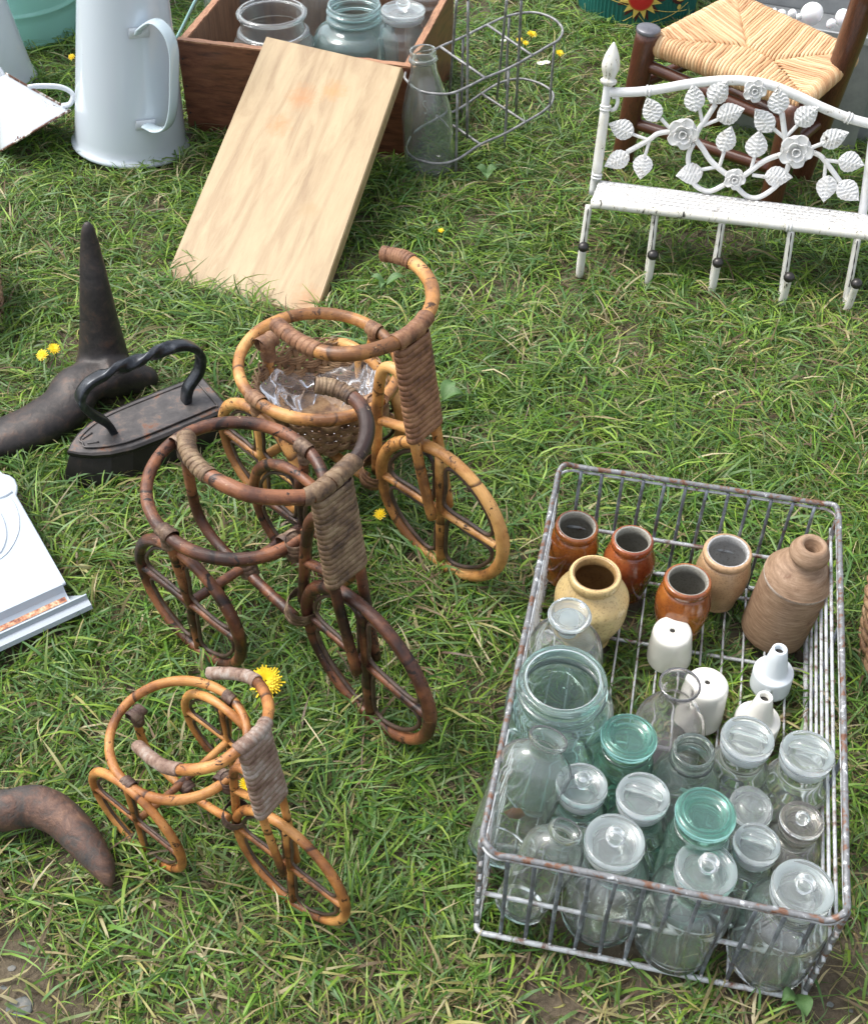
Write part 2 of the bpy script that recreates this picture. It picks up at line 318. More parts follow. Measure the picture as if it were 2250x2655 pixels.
CRATEW = m_wood('old_pine_box', (.235, .095, .045), (.155, .055, .026), (.065, .022, .012), 22, (1.0, 6, 1), .5, coat=.15, knots=True)
CRATEI = m_wood('old_pine_inside', (.26, .15, .085), (.19, .10, .055), (.10, .05, .03), 22, (6, 1, 1), .6)
CRATEE = m_wood('worn_pine_edge', (.50, .28, .15), (.32, .15, .08), (.13, .05, .03), 40, (1, 3, 1), .6)
STOOLW = m_wood('stool_dark_wood', (.13, .045, .022), (.075, .024, .012), (.03, .012, .008), 18, (8, 1, 1), .35, coat=.3)
t = NT('rush_cord'); oi = t.new('ShaderNodeObjectInfo'); n = t.noise(t.coord('UV', (3, 1, 1)), 12, 4, .7); b1 = t.ramp(oi.outputs['Random'], [(0, (.52, .29, .14)), (.45, (.66, .42, .22)), (1, (.76, .55, .32))])
g = t.ramp(n, [(.3, (.62, .55, .5)), (.6, (1, 1, 1))]); mu = t.new('ShaderNodeMix', data_type='RGBA', blend_type='MULTIPLY'); mu.inputs[0].default_value = .7; t.l(b1, mu.inputs[6]); t.l(g, mu.inputs[7]); t.col(mu.outputs[2]); t.set(Roughness=.5); t.bump(n, .4, .0008); RUSH = t.m
WICK = m_wrap('basket_weave', (.46, .30, .16), (.30, .175, .085), (.12, .06, .035), .5)
WICKL = m_wrap('basket_pale', (.55, .38, .22), (.42, .25, .13), (.22, .11, .06), .55)
t = NT('dandelion_yellow'); n = t.noise(t.coord('Object'), 200, 2); t.col(t.ramp(n, [(.3, (.80, .50, .0)), (.6, (.90, .68, .01))])); t.set(Roughness=.6, Subsurface_Weight=.0); YEL = t.m
t = NT('daisy_white'); t.col((.78, .80, .74)); DAIS = t.m
# =============================================================== SETTING: ground
MASK = []        # (kind, data) footprints where no grass grows
def mcirc(x, y, r): MASK.append(('c', (x, y, r)))
def mpoly(P): MASK.append(('p', np.asarray(P, float)[:, :2]))
t = NT('soil'); oc = t.coord('Object'); n = t.noise(oc, 9, 6, .7); n2 = t.noise(oc, 160, 4, .7)
c = t.ramp(n, [(.35, (.045, .034, .022)), (.5, (.085, .066, .042)), (.68, (.145, .12, .085))]); c = t.mix(t.ramp(n2, [(.4, (0, 0, 0)), (.62, (.6, .6, .6))]), c, (.15, .12, .08)); t.col(c); t.set(Roughness=.95); t.bump(n2, .8, .004); SOIL = t.m
t = NT('far_turf'); oc = t.coord('Object'); n = t.noise(oc, 40, 8, .8); t.col(t.ramp(n, [(.35, (.022, .035, .008)), (.5, (.06, .095, .025)), (.65, (.13, .16, .06))])); t.set(Roughness=.9); t.bump(n, 1, .03); FART = t.m
def gh(x, y):   # gentle unevenness of the ground
    return -.004+.004*np.sin(x*9.1+1.3)*np.cos(y*7.3)+.002*np.sin(x*31+y*17)
NX = 150; gx = np.linspace(-1.5, 1.5, NX); gy = np.linspace(-.3, 3.2, NX); X, Y = np.meshgrid(gx, gy); Zg = gh(X, Y)+np.array([[mnoise.noise(Vector((a*40, b*40, 0)))*.003 for a in gx] for b in gy])
Zg[0, :] = Zg[-1, :] = Zg[:, 0] = Zg[:, -1] = -.02
idx = np.arange(NX*NX).reshape(NX, NX); f = np.stack([idx[:-1, :-1], idx[:-1, 1:], idx[1:, 1:], idx[1:, :-1]], -1).reshape(-1, 4)
link('ground', (np.c_[X.ravel(), Y.ravel(), Zg.ravel()], f.tolist(), None), SOIL, kind='structure')
link('field', ([(-120, -120, -.024), (120, -120, -.024), (120, 120, -.024), (-120, 120, -.024)], [(0, 1, 2, 3)], None), FART, kind='structure', smooth=False)
# =============================================================== TRICYCLES
def wheel(parent, C0, th, lean, R, tr, mats, petals=True, seg=64, pt=.35, cross=True):
    u = V3(math.cos(th), math.sin(th), 0); s = V3(-math.sin(th), math.cos(th), 0); w = V3(0, 0, 1)*math.cos(lean)+s*math.sin(lean); n = np.cross(u, w)
    ph = np.linspace(0, 2*math.pi, seg, endpoint=False)
    P = np.array([C0+u*math.cos(a)*R+w*math.sin(a)*R for a in ph]); rr = tr*(1+.06*np.sin(ph*3+1)+.03*np.sin(ph*11))
    cane, spl = mats
    wh = link('wheel', tube(P, rr, 12, True), cane, parent)
    for d, off in ((w, 0), (u, 1)):
        if off == 0: link('spoke', tube(catmull([C0-d*(R-tr*.4), C0+d*(R-tr*.4)], 14), tr*.78*(1+.05*np.sin(np.linspace(0, 9, 14))), 10), cane, wh)
        else:
            for sg in (-1, 1): link('spoke', tube(catmull([C0+d*sg*tr*.5, C0+d*sg*(R-tr*.4)], 10), tr*.68, 10), cane, wh)
    if petals:
        for q in range(4):
            a0 = q*math.pi/2; o1 = tr*1.15; pts = []
            e1 = u*math.cos(a0)+w*math.sin(a0); e2 = -u*math.sin(a0)+w*math.cos(a0); Ri = R-tr*1.35
            m = [(o1, o1*1.6), (Ri*.55, o1), (Ri*.86, o1*1.15), (Ri*.93, Ri*.30), (Ri*.72, Ri*.66), (Ri*.33, Ri*.92), (o1*1.15, Ri*.87), (o1, Ri*.5)]
            for a, b in m: pts.append(C0+e1*a+e2*b+n*random.uniform(-.1, .1)*tr)
            link('cane_loop', tube(catmull(pts, 44, True), tr*pt, 8, True), spl, wh)
    return wh
def bind(parent, c, ax, R, turns, w, mat, name='binding', tilt=.25):
    ax = nz(np.asarray(ax, float)); L = turns*w*.9; P = catmull([c-ax*L/2, c+ax*L/2], 12)
    return link(name, join(*winding(P, R, turns, w, .0010, 14, 1.15, tilt)), mat, parent)
def trike(name, label, key, Cf, thf, leanf, Rf, Crl, thr, Rr, axlev, ring, ringr, tr, hb, post, spine, brace, clamp, pbot, u, s, plate, grips, nstrip, gt, sp=0, leanr=0., pet=(True, True)):
    root = thing(name, label, 'plant stand', 'rattan tricycle plant holders')
    cane, wrap, tie = CANE[key], WRAP[key], WRAPD[key]; Cf = np.asarray(Cf, float)
    wheel(root, Cf, thf, leanf, Rf, tr, (cane, SPL), pet[0])
    Crl = np.asarray(Crl, float); Crr = Crl+np.asarray(axlev, float)
    for c in (Crl, Crr): wheel(root, c, thr, leanr, Rr, tr*.95, (cane, SPL), pet[1])
    rc = np.asarray(ring[:3], float); ph = np.linspace(0, 2*math.pi, 80, endpoint=False)
    rp = np.array([rc+u*math.cos(a)*ringr-s*math.sin(a)*ringr+V3(0, 0, 1)*(-math.cos(a)*ring[3]) for a in ph])
    link('pot_ring', tube(rp, tr*1.02*(1+.05*np.sin(ph*2)+.02*np.sin(ph*13)), 12, True), cane, root)
    link('axle_rod', tube(catmull([Crl, (Crl+Crr)/2+V3(0, 0, -.002), Crr], 20), tr*.85, 10), cane, root)
    # supports over the rear wheels
    for c, side in ((Crl, -1), (Crr, 1)):
        top = rc+s*side*ringr*.985+u*((c-rc)@u)*.5; top[2] = rc[2]-.5*tr
        d = top-c
        link('ring_support', tube(catmull([c, c+d*.5, top], 12), tr*.8, 10), cane, root)
        bind(root, top+V3(0, 0, -tr*.9), V3(0, 0, 1), tr*1.08, 4, tr*.75, tie); a0 = u; bind(root, top+V3(0, 0, tr*.5), nz(np.cross(V3(0, 0, 1), top-rc)), tr*1.18, 3, tr*.9, tie)
    sp_ = [np.asarray(p, float) for p in spine]; link('spine_rod', tube(catmull(sp_, 48), tr*.92, 10), cane, root)
    bk = sp_[0]; bind(root, bk+V3(0, 0, -tr*1.6), sp_[1]-sp_[0], tr*1.25, 5, tr*.75, tie); bind(root, bk, s, tr*1.3, 4, tr*.8, tie)
    mid = (Crl+Crr)/2; cs = min(catmull(sp_, 60), key=lambda p: np.linalg.norm(p-mid)); bind(root, (mid+cs)/2, spine[3]-np.asarray(spine[2]), tr*1.55, 4, tr*.8, tie)
    pp = catmull(post, 30); link('front_post', tube(pp, tr*.9, 10), cane, root)
    rf = rc+u*ringr; bind(root, rf+V3(0, 0, ring[3]*-1)+u*tr*.8, V3(0, 0, 1), tr*1.7, 4, tr*.85, tie); bind(root, rf-u*tr+V3(0, 0, -ring[3]), s, tr*1.3, 3, tr*.9, tie)
    bind(root, (np.asarray(post[-1])+np.asarray(spine[-1]))/2+u*tr*1.2+V3(0, 0, tr*1.5), V3(0, 0, 1)+u*.35, tr*2.5, 5, tr*.75, tie, tilt=.9)
    link('brace_rod', tube(catmull(brace, 8), tr*.8, 10), cane, root)
    # fork, binding plate of flat cane strips, handlebar
    wt, wb = plate
    for side in (-1, 1):
        foot = Cf+s*side*(tr*1.9)+V3(0, 0, -.35*tr)+u*sp; a = pbot+s*side*wb*.5; b = clamp+s*side*wt*.5-V3(0, 0, tr*1.2)
        link('fork_rod', tube(catmull([foot, a, b], 24), tr*.84, 10), cane, root)
    t0 = .0
    for k in range(nstrip):
        q = (k+.6)/nstrip; c = clamp*(1-q)+pbot*q+V3(0, 0, -tr*1.3*(1-q)); hw = (wt*(1-q)+wb*q)*.5; ax = nz(clamp-pbot); R_ = tr*1.02+random.uniform(-.2, .3)*.0008
        fwd = nz(np.cross(s, ax)); pts, nn = [], []
        for a in np.linspace(-math.pi/2, math.pi/2, 9): n_ = s*math.cos(a)+fwd*math.sin(a); pts.append(c+s*hw+n_*R_); nn.append(n_)
        for a in np.linspace(math.pi/2, 3*math.pi/2, 9): n_ = s*math.cos(a)+fwd*math.sin(a); pts.append(c-s*hw+n_*R_); nn.append(n_)
        pts = np.array(pts); tl = random.uniform(.10, .16); pts = pts+ax*((pts-c)@s)[:, None]*tl*0.9; L = np.linalg.norm(clamp-pbot)
        link('cane_strip', ribbon_loop(pts, np.array(nn), L/nstrip*1.16, .0016), wrap, root)
    hp = catmull(hb, 90); hbm = link('handlebar', tube(hp, tr*1.08*(1+.03*np.sin(np.linspace(0, 30, 90))), 12), cane, root)
    i = int(np.argmin(np.linalg.norm(hp-clamp, axis=1))); seg = hp[max(i-6, 0):i+7]
    link('clamp_binding', join(*winding(seg, tr*1.18, 9, np.linalg.norm(seg[0]-seg[-1])/8, .0013, 16)), wrap, root)
    for gp in (hp[:grips], hp[-grips:]):
        Lg = np.linalg.norm(np.diff(gp, axis=0), axis=1).sum(); link('grip', join(tube(gp, tr*1.12, 12), *winding(gp, tr*1.14, gt, Lg/gt, .0011, 16)), wrap, hbm)
    return root
def basis(th): return V3(math.cos(th), math.sin(th), 0), V3(-math.sin(th), math.cos(th), 0)
def inpl(C0, u, L): return [V3(C0[0]+u[0]*a, C0[1]+u[1]*a, z) for a, z in L]
def hbar(Lp, Rp, zs):
    L = [at(*p, z) for p, z in zip(Lp, zs)]; R = [at(*p, z) for p, z in zip(Rp, zs)]; return L[::-1]+R
# small tricycle
u, s = basis(-.69); C3 = V3(-.1165, .4993, .0655)
hb = hbar(rg(200, 1700, 3.15, [(1345, 745), (1150, 885), (950, 930), (750, 915), (620, 845), (495, 735)]), rg(200, 1700, 3.15, [(1515, 590), (1565, 430), (1515, 270), (1415, 178), (1250, 145), (1080, 145)]), (.236, .228, .220, .208, .196, .184))
trike('tricycle_planter', 'smallest amber rattan tricycle, empty pot ring, with a dandelion behind its handlebar', 'mid', C3, -.648, .029, .0605, V3(-.2525, .5447, .0575), -.66, .0545, V3(.068, .082, 0),
      (*(at(586, 2021, .110)*0+V3(-.2162, .5925, .112)), .006), .0578, .0042, hb,
      inpl(C3, u, [(-.034, .172), (-.042, .170), (-.052, .158), (-.056, .135), (-.058, .11), (-.061, .085)]),
      inpl(C3, u, [(-.180, .118), (-.183, .09), (-.178, .058), (-.152, .046), (-.126, .046), (-.10, .05), (-.074, .060)]),
      inpl(C3, u, [(-.055, .125), (-.025, .140)]), inpl(C3, u, [(-.019, .2385)])[0], inpl(C3, u, [(-.011, .152)])[0], u, s, (.020, .022), 21, 13, 9)
# dark tricycle
u, s = basis(-.80); C2 = V3(-.061, .6903, .0905)
hb = hbar(rg(300, 900, 1.68, [(862, 640), (750, 655), (600, 645), (480, 600), (380, 540), (320, 460), (308, 385)]), rg(300, 900, 1.68, [(1000, 530), (1070, 450), (1095, 350), (1070, 260), (1010, 205), (940, 175), (870, 165)]), (.303, .306, .310, .313, .313, .314, .316))
trike('tricycle_planter', 'dark red-brown rattan tricycle with an empty pot ring, middle of the three', 'dark', C2, -.793, -.02, .0845, V3(-.2378, .7727, .0775), -.72, .0735, V3(.102, .106, 0),
      (-.1875, .829, .180, .012), .0835, .0062, hb,
      inpl(C2, u, [(-.045, .246), (-.056, .244), (-.068, .226), (-.077, .189), (-.083, .15), (-.090, .105)]),
      inpl(C2, u, [(-.262, .196), (-.264, .15), (-.262, .102), (-.248, .08), (-.22, .070), (-.188, .068), (-.15, .066), (-.108, .064)]),
      inpl(C2, u, [(-.078, .168), (-.040, .182)]), inpl(C2, u, [(-.033, .303)])[0], inpl(C2, u, [(-.021, .200)])[0], u, s, (.027, .030), 17, 17, 11)
# honey tricycle
u, s = basis(-.77); C1 = V3(.0066, .8906, .0895)
hb = hbar(rg(550, 600, 2.19, [(1075, 612), (960, 660), (820, 692), (680, 695), (560, 660), (440, 590), (370, 528)]), rg(550, 600, 2.19, [(1180, 530), (1245, 420), (1245, 310), (1190, 220), (1110, 160), (1040, 138), (965, 125)]), (.299, .300, .300, .298, .296, .294, .292))
trike('tricycle_planter', 'honey coloured rattan tricycle holding a woven basket, furthest of the three', 'light', C1, -.712, -.025, .0835, V3(-.190, .9864, .0715), -.77, .0675, V3(.103, .107, 0),
      (-.1262, 1.043, .158, .006), .0865, .0066, hb,
      inpl(C1, u, [(-.05, .232), (-.066, .240), (-.082, .228), (-.090, .19), (-.093, .15), (-.096, .08)]),
      inpl(C1, u, [(-.268, .162), (-.27, .12), (-.26, .085), (-.235, .068), (-.20, .06), (-.15, .058), (-.113, .06)]),
      inpl(C1, u, [(-.086, .160), (-.035, .178)]), inpl(C1, u, [(-.041, .298)])[0], inpl(C1, u, [(-.023, .186)])[0], u, s, (.027, .030), 17, 17, 10)
# ---------------- basket in the honey tricycle
bc = at(828, 985, .136); bx, by = bc[0], bc[1]
root = thing('woven_basket', 'round dark woven basket sitting in the ring of the honey coloured tricycle', 'basket', loc=None)
NS = 26; Hb0, Hb1 = .074, .132
def bR(z): q = (z-Hb0)/(Hb1-Hb0); return .054+.017*q
ph = np.linspace(0, 2*math.pi, 156, endpoint=False)
def hoop(z, amp, phs, r, sq=(1, .5), wob=0): return tube([V3(bx+(bR(z)+amp*math.sin(a*NS/2+phs))*math.cos(a), by+(bR(z)+amp*math.sin(a*NS/2+phs))*math.sin(a), z+wob*math.sin(a*NS/2+phs)) for a in ph], r, 6, True)
for k in range(7):
    z = Hb0+.004+k*.0079
    link('weaver', join(*[hoop(z+j*.0027, .0030, math.pi*k, .0018) for j in (-1, 0, 1)]), WICK, root)
for k in range(NS):
    a = (k+.5)*2*math.pi/NS
    link('stake', join(*[tube(catmull([V3(bx+bR(z)*math.cos(a+o), by+bR(z)*math.sin(a+o), z) for z in (Hb0, Hb0+.03, Hb1)], 8), .0011, 6) for o in (-.03, -.01, .01, .03)]), WICK, root)
link('basket_base', lathe([(0, Hb0), (.045, Hb0), (.0535, Hb0+.001), (.0535, Hb0+.003), (.045, Hb0+.0025), (0, Hb0+.0025)], 40, (bx, by, 0)), WICK, root)
for k in range(6):
    P = [V3(bx+(bR(Hb1)+.003*math.cos(a*13+k*2.1))*math.cos(a), by+(bR(Hb1)+.003*math.cos(a*13+k*2.1))*math.sin(a), Hb1+.003+.0032*math.sin(a*13+k*2.1)) for a in np.linspace(0, 2*math.pi, 260, endpoint=False)]
    link('rim_braid', tube(P, .00125, 6, True), WICK, root)
# crumpled plastic liner, two lobes
def crumple(name, label, c, rx, ry, h, a0, a1, seed):
    n, m = 90, 40; V = []
    for i in range(n):
        a = a0+(a1-a0)*i/(n-1); lob = .5+.5*math.cos(2*a-.35)
        for j in range(m):
            q = j/(m-1); r = .96-.52*q**1.2
            p = Vector((math.cos(a)*1.1+seed, math.sin(a)*1.1, q*1.0)); k = abs(mnoise.noise(p*1.7))*.30+abs(mnoise.noise(p*4.1))*.04
            z = h*(1-q)**.9*(.35+.65*lob)+(1-abs(mnoise.noise(p*2.6)))*.014-.012
            V.append(c+V3(rx*r*(1-k*.8)*math.cos(a), ry*r*(1-k*.8)*math.sin(a), z+mnoise.noise(p*2.3+Vector((5, 5, 5)))*.009))
    F = [(i*m+j, i*m+j+1, (i+1)*m+j+1, (i+1)*m+j) for i in range(n-1) for j in range(m-1)]
    o = link(name, (np.array(V), F, None), PLA, smooth=True); tag(o, label, 'plastic liner'); return o
crumple('plastic_liner', 'crumpled clear plastic liner spread inside the woven basket', V3(bx, by, .083), .069, .069, .052, 0, 2*math.pi, 1.7)
# =============================================================== WIRE CRATE
CRC = (.2165, .6575); _t = -.2048; CRU = (math.cos(_t), math.sin(_t)); CRV = (-math.sin(_t), math.cos(_t)); CRW, CRL, CRH, Z0 = .2724, .4389, .1375, .010
cu, cv_ = V3(*CRU, 0), V3(*CRV, 0)
def cp(a, b, z, k=0.): return V3(CRC[0], CRC[1], z)+cu*(a*CRW/2+(k if a > 0 else -k if a < 0 else 0))+cv_*(b*CRL/2+(k if b > 0 else -k if b < 0 else 0))
root = thing('wire_crate', 'long galvanised wire crate with rusty rim holding glass bottles and stoneware pots', 'crate')
ch = .030; zt = Z0+CRH
def rect(z, k, chx, dip):
    cs = [(1, 1), (1, -1), (-1, -1), (-1, 1)]; P = []
    for i in range(4):
        c = cp(*cs[i], z, k); pv = cp(*cs[i-1], z, k); nx = cp(*cs[(i+1) % 4], z, k)
        p1 = c+nz(pv-c)*chx; p2 = c+nz(nx-c)*chx; e = nx+nz(c-nx)*chx
        P += [p1, p1*.33+c*.34+p2*.33+V3(0, 0, dip), p2]
        for q in (.05, .25, .5, .75, .95): P.append(p2*(1-q)+e*q+V3(0, 0, random.uniform(-.0005, .0005)))
    return catmull(P, 260, True)
link('top_rim', tube(rect(zt, .001, .014, .004), .0027*(1+.05*np.sin(np.arange(260)*.9)), 10, True), RIM, root)
link('under_rim_wire', tube(rect(zt-.0065, .0005, .012, 0), .0014, 8, True), WIRE, root)
link('bottom_rim', tube(rect(Z0, 0, .006, 0), .0027, 8, True), WIRE, root)
for k in range(1, 13):
    a = -1+2*k/13; dz = .0035; j = lambda: random.uniform(-.0012, .0012)
    link('floor_wire', tube(catmull([cp(a, -1, Z0+dz), cp(a, 0, Z0+dz-.001)+cu*j(), cp(a, 1, Z0+dz)], 14), .0012, 8), WIRE, root)
    for b in (-1, 1): link('end_wire', tube(catmull([cp(a, b, Z0-.001)-cv_*b*.003, cp(a, b, (Z0+zt)/2)+cu*j()-cv_*b*.003, cp(a, b, zt-.004)-cv_*b*.001], 10), .0018, 8), WIREB, root)
for b in (-.62, -.02, .55, .93): link('cross_wire', tube(catmull([cp(-1, b, Z0-.0003), cp(0, b, Z0-.001), cp(1, b, Z0-.0003)], 10), .0021, 8), WIRE, root)
for b in (-1, 1): link('end_mid_wire', tube(catmull([cp(-.97, b, Z0+.058), cp(0, b, Z0+.0575), cp(.93, b, Z0+.058)], 12)-cv_*b*.0065, .0022, 8), WIRE, root)
for sd_ in (-1, 1):
    for k in range(1, 6): link('side_wire', tube(catmull([cp(sd_, -.99, Z0+.021*k+.003), cp(sd_, 0, Z0+.021*k+.002+random.uniform(-.001, .001)), cp(sd_, .99, Z0+.021*k+.003)], 14), .0016, 8), WIRE, root)
    for b in (-.96, .95): link('corner_post', tube(catmull([cp(sd_, b, Z0), cp(sd_, b, (Z0+zt)/2), cp(sd_, b, zt)], 8)+cu*sd_*.001, .0028, 8), RIM, root)
    for b in (-.3, .35): link('side_post', tube(catmull([cp(sd_, b, Z0), cp(sd_, b, zt)], 8)+cu*sd_*.0025, .0019, 8), WIREB, root)
ZB = Z0+.0055
# ---------------- stoneware
def stand(px, py, h, lean=None, z=ZB):
    "base point and axis of an upright piece whose top centre is seen at px,py"
    T = at(px, py, z+h); B = T-V3(0, 0, h)
    if lean is not None:
        Bq = at(*lean, z); best = None
        d = nz(T-cO)                      # slide the top along its own ray until the length is h
        s0 = min(np.linspace(.5, 2.5, 4001), key=lambda q: abs(np.linalg.norm(cO+d*q-Bq)-h)+(0 if (cO+d*q)[2] > Bq[2]+h*.5 else 9))
        return Bq, nz(cO+d*s0-Bq)
    return B, V3(0, 0, 1)
def pot(name, label, px, py, hw, h, body, mat, inner, lean=None, baser=.78, neck=.9, cat='pot', group='small stoneware pots in the wire crate'):
    B, ax = stand(px, py, h, lean); k = ppm(B+ax*h); Rm = hw/k; Rb = body; b0 = Rb*baser
    out = [(0, 0), (b0*.9, 0), (b0, .003), (b0*1.02, h*.12), (Rb*.95, h*.38), (Rb, h*.58), (Rb*.97, h*.70), (Rm*1.02, h*.84), (Rm*.93, h*.875), (Rm*1.0, h*.90), (Rm*1.03, h*.95), (Rm*.98, h*.99), (Rm*.88, h)]
    root = thing(name, label, cat, group); c = smoothprof(out[1:], 44)
    Ri = Rm*.80; inn = [(Rm*.88, h-.0002), (Ri, h*.985), (Ri*.98, h*.9), (Rb*.84, h*.74), (Rb*.88, h*.5), (b0*.9, .012), (0, .008)]
    link('body', lathe([(0, 0)]+c, 56, B, ax), mat, root); link('glazed_inside', lathe(smoothprof(inn, 26)[:-1]+[(0, .008)], 56, B, ax), inner, root)
    mcirc(B[0], B[1], b0); return root
pot('stoneware_pot', 'glossy brown stoneware pot in the far left corner of the wire crate', 1495.6, 1362, 56, .080, .0268, SALT, INN, (1468, 1490), .88)
pot('stoneware_pot', 'red-brown stoneware pot between the corner pot and the cream jar', 1640, 1398, 54, .080, .0268, SALT2, INN)
pot('stoneware_jar', 'cream yellow wide-mouthed jar with bare tan inside, left part of the wire crate', 1543, 1486, 67, .097, .0365, CREAM, m_glaze('cream_inside', (.42, .27, .11), (.30, .18, .07), (.2, .11, .04), .4), None, .66, cat='jar', group=None)
pot('stoneware_pot', 'orange-brown stoneware pot standing behind the white porcelain cap', 1783, 1503, 61, .080, .0275, SALT3, INN)
pot('stoneware_pot', 'matt tan stoneware pot near the back of the wire crate', 1887, 1428, 62, .080, .0275, TAN, m_glaze('tan_inside', (.48, .48, .47), (.42, .42, .41), (.36, .36, .35), .3), (1853, 1553), .74)
B, ax = stand(2108, 1412, .138, (2004, 1628)); root = thing('stoneware_bottle', 'rough brown stoneware bottle leaning in the right back corner of the wire crate', 'bottle'); h = .138; R = .0335; m_ = .0155
link('body', lathe([(0, 0)]+smoothprof([(R*.93, 0), (R, .003), (R, h*.3), (R, h*.62), (R*.985, h*.66), (R*.80, h*.735), (m_*1.0, h*.815), (m_*.86, h*.845)], 40), 64, B, ax), STONE, root)
link('lip', lathe(smoothprof([(m_*.84, h*.835), (m_*.98, h*.85), (m_*1.2, h*.885), (m_*1.22, h*.92), (m_*1.05, h*.965), (m_*.85, h*.998), (m_*.66, h), (m_*.52, h*.985)], 30)+[(m_*.5, h*.8), (0, h*.8)], 48, B, ax), STONE, root)
link('shoulder_band', lathe([(R*1.001, h*.628), (R*1.012, h*.634), (R*1.012, h*.648), (R*.995, h*.655)], 64, B, ax), m_glaze('pale_band', (.50, .45, .39), (.40, .33, .27), (.24, .16, .11), .5), root); mcirc(B[0], B[1], R)
# ---------------- porcelain
def cap(label, px, py, h, r0, r1, lean=None):
    B, ax = stand(px, py, h, lean); root = thing('porcelain_insulator', label, 'insulator', 'white porcelain pieces in the wire crate')
    c = smoothprof([(r1*.97, 0), (r1, .002), (r1*.98, h*.3), ((r0+r1)/2, h*.6), (r0*1.03, h*.86), (r0*.93, h*.965), (r0*.7, h)], 30)
    link('body', lathe([(r1*.8, .001)]+c+[(.0032, h+.0001), (.0027, h-.0004), (.0025, h-.004), (0, h-.004)], 48, B, ax), PORC, root)
    link('hole', lathe([(0, h-.0016), (.0026, h-.0016)], 20, B, ax), HOLE_SHADE, root); mcirc(B[0], B[1], r1)  # dark disc stands in for the shade down the hole
cap('white porcelain cap with a small hole, standing before the orange-brown pot', 1743, 1634, .047, .0190, .0222, (1733, 1703))
cap('white porcelain cap with a small hole, half behind the clear round flask', 1834, 1768, .056, .0200, .0225)
def nozzle(label, px, py, h, mat, lean=None, rb=.0195, scal=True):
    B, ax = stand(px, py, h, lean); root = thing('porcelain_nozzle', label, 'porcelain nozzle', 'white porcelain pieces in the wire crate')
    c = [(rb*.9, .0), (rb, .0008), (rb*1.0, h*.06), (rb, h*.36), (rb*.99, h*.40), (rb*.94, h*.425), (rb*.74, h*.435), (rb*.68, h*.46), (rb*.64, h*.50), (.0094, h*.80), (.0073, h*.985), (.0066, h), (.0050, h), (.0046, h*.96), (.0042, h*.7), (0, h*.7)]
    v, f, uv = lathe(c, 48, B, ax)
    if scal:
        for i in range(48):
            if 8 < i < 14 or 30 < i < 36:
                for rr in (0, 1): v[rr*48+i] += ax*h*.08
    link('body', (v, f, uv), mat, root); link('hole', lathe([(0, h*.9), (.0043, h*.9)], 24, B, ax), HOLE_SHADE, root); mcirc(B[0], B[1], rb)  # near-black disc paints the shade inside the bore
nozzle('pale blue-white porcelain nozzle with a notched base, beside the leaning stoneware bottle', 2021, 1682, .062, PORB, (1994, 1778))
nozzle('warm white porcelain nozzle behind the bar-handled stopper jar', 1983, 1806, .060, PORC, None, .0215, False)
# ---------------- glass
def glass(parent, name, outer, t_, B, ax, mat, floor=.005, seg=56, ell=None, ux=None, n=40):
    o = smoothprof(outer, n); inn = [(max(r-t_, .0005), h_) for r, h_ in o if h_ > floor+.001]
    lip = o[-1]; inner = inn[::-1]; inner[0] = (lip[0]-t_*.85, lip[1]-.0006)
    prof = [(0, 0.0006)]+o+inner+[(max(inner[-1][0]*.75, .0004), floor+.0004), (0, floor)]
    return link(name, lathe(prof, seg, B, ax, ell, ux), mat, parent)
GGRP = 'glass jars and bottles in the wire crate'
def jarprof(R, h, Rn, hs, lip=1.0): return [(R*.80, 0), (R*.95, .002), (R, .008), (R*1.0, hs*.5), (R*.995, hs*.86), (R*.93, hs*.96), ((R+Rn)/2, hs*1.045), (Rn*1.01, hs*1.12), (Rn, min(hs*1.2, h-.004)), (Rn*lip, h)]
def knoblid(root, B, ax, h, R, lm, knob='ball', fr=GFR):
    c = B+ax*(h-.012)
    link('ground_skirt', lathe([(R*.80, -.004), (R*.90, -.004), (R*.955, .0), (R*.965, .0055), (R*.80, .0055), (R*.80, -.004)], 48, c, ax), fr, root)
    p = [(0, .006), (R*.95, .006), (R*.995, .0072), (R, .0100), (R*.985, .0122), (R*.93, .0132), (R*.80, .0128), (R*.74, .0112), (R*.68, .0104), (R*.40, .0100)]
    lid = link('lid', lathe(p+[(.0005, .0100), (0, .0100)], 56, c, ax), lm, root)
    if knob == 'ball': link('knob', lathe([(0, .0103)]+smoothprof([(R*.20, .0104), (R*.18, .0125), (R*.30, .0165), (R*.34, .0205), (R*.28, .0245), (R*.12, .0262)], 20)+[(0, .0263)], 32, c, ax), GC, lid)
    elif knob == 'button': link('knob', lathe([(0, .0103)]+smoothprof([(R*.26, .0104), (R*.24, .0118), (R*.33, .0145), (R*.30, .0175), (R*.10, .0185)], 16)+[(0, .0186)], 28, c, ax), GC, lid)
    elif knob == 'bar':
        u_, v_, w_ = frame(ax); a = nz(V3(.93, -.36, 0)-ax*(V3(.93, -.36, 0)@ax)); b = np.cross(ax, a)
        P = np.array([c+ax*(.0125+.0070*(1-abs(q)**4))+a*q*R*.68 for q in np.linspace(-1, 1, 16)]); sh = tube(P, np.array([.0042*(1-.6*abs(q)**6) for q in np.linspace(-1, 1, 16)]), 12)
        link('bar_handle', sh, GC, lid)
    return lid
def lidjar(label, px, py, hw, h, Rbody, knob, mat=GC, lm=GLID, lean=None, hs=.74, name='lidded_jar', fr=GFR):
    B, ax = stand(px, py, h, lean); R = hw/ppm(B+ax*h); root = thing(name, label, 'jar', GGRP)
    glass(root, 'jar_body', jarprof(Rbody, h-.013, R*.78, (h-.013)*hs), .0024, B, ax, mat); knoblid(root, B, ax, h, R, lm, knob, fr); mcirc(B[0], B[1], Rbody); return root
